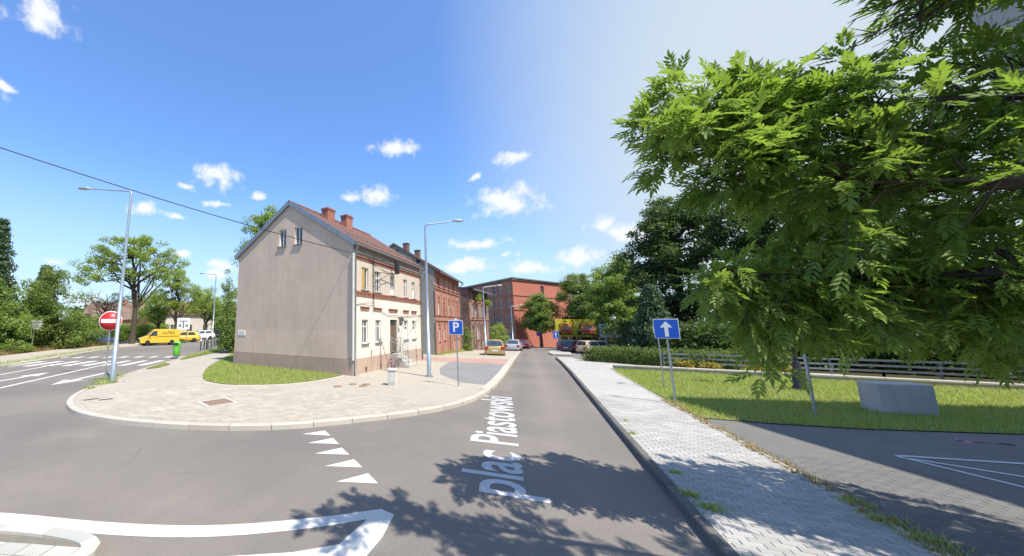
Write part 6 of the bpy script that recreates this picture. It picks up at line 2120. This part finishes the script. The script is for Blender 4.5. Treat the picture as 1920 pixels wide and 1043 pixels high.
LV_P, LV_D, LV_N = map(np.array, (LV_P, LV_D, LV_N))


def compound_leaf(rngl):
    """one pinnate leaf along +x, up +z: narrow pointed leaflets on a thin stalk"""
    V, F = [], []
    L = .27
    def leaflet(b, ang, ln, wd, dz):
        c, s = math.cos(ang), math.sin(ang)
        out = []
        for (u, v, z) in ((0, 0, 0), (.3, .5, .06), (.62, .40, .05), (1, 0, -.12), (.62, -.40, .05), (.3, -.5, .06), (.5, 0, -.02)):
            x, y = u * ln, v * wd
            out.append((b + x * c - y * s, x * s + y * c, dz + z * ln * 1.0))
        k = len(V)
        V.extend(out)
        F.extend([(k, k + 1, k + 6), (k + 1, k + 2, k + 6), (k + 2, k + 3, k + 6), (k + 3, k + 4, k + 6), (k + 4, k + 5, k + 6), (k + 5, k, k + 6)])
    prs = 4
    for i in range(prs):
        b = L * (.36 + .56 * i / (prs - 1)) * .96
        ln = .125 * (1 - .12 * abs(i - 1.5)) * rngl.uniform(.9, 1.12)
        dz = -.06 * (b / L) ** 2
        leaflet(b, rngl.uniform(.55, .85), ln, ln * .33, dz); leaflet(b, -rngl.uniform(.55, .85), ln, ln * .33, dz)
    leaflet(L * .96, rngl.uniform(-.1, .1), .135, .042, -.06)
    k = len(V)
    V.extend([(0, -.002, 0), (0, .002, 0), (L * .96, .001, -.058), (L * .96, -.001, -.058)])
    F.extend([(k, k + 1, k + 2), (k, k + 2, k + 3)])
    return np.array(V), np.array(F)


variants = [compound_leaf(random.Random(200 + i)) for i in range(5)]
camv = np.array([0, 0, 2.5])
fwd = np.array([-math.sin(R(25)), math.cos(R(25)), .148])
rel = LV_P - camv
depth = rel @ (fwd / np.linalg.norm(fwd))
bearing = np.arctan2(LV_P[:, 0], LV_P[:, 1])
seen = (depth > .6) & (bearing < R(38)) & (LV_P[:, 2] < 2.5 + .95 * depth)
order = np.argsort(np.where(seen, depth, 1e6))
single = set(order[:300].tolist())
meshes = [array_mesh('leaf', v, f, M['leaf_ash']) for v, f in variants]
VV, FF, off = [], [], 0
nl = len(LV_P)
Y = np.cross(LV_N, LV_D)
sc = .64 + .32 * rng.random(nl)
for i in range(nl):
    v, f = variants[i % 5]
    if i in single:
        mt = Matrix(((LV_D[i, 0], Y[i, 0], LV_N[i, 0], LV_P[i, 0] - AO.x), (LV_D[i, 1], Y[i, 1], LV_N[i, 1], LV_P[i, 1] - AO.y), (LV_D[i, 2], Y[i, 2], LV_N[i, 2], LV_P[i, 2] - AO.z), (0, 0, 0, 1)))
        o = link('leaf', meshes[i % 5], ash)
        o.matrix_local = mt @ Matrix.Scale(sc[i], 4)
        continue
    w = (v[:, :1] * LV_D[i] + v[:, 1:2] * Y[i] + v[:, 2:3] * LV_N[i]) * sc[i] + LV_P[i] - np.array(AO)
    VV.append(w); FF.append(f + off); off += len(v)
o = link('crown', array_mesh('crown', np.concatenate(VV), np.concatenate(FF), M['leaf_ash']), ash)
tag(o, kind='stuff')
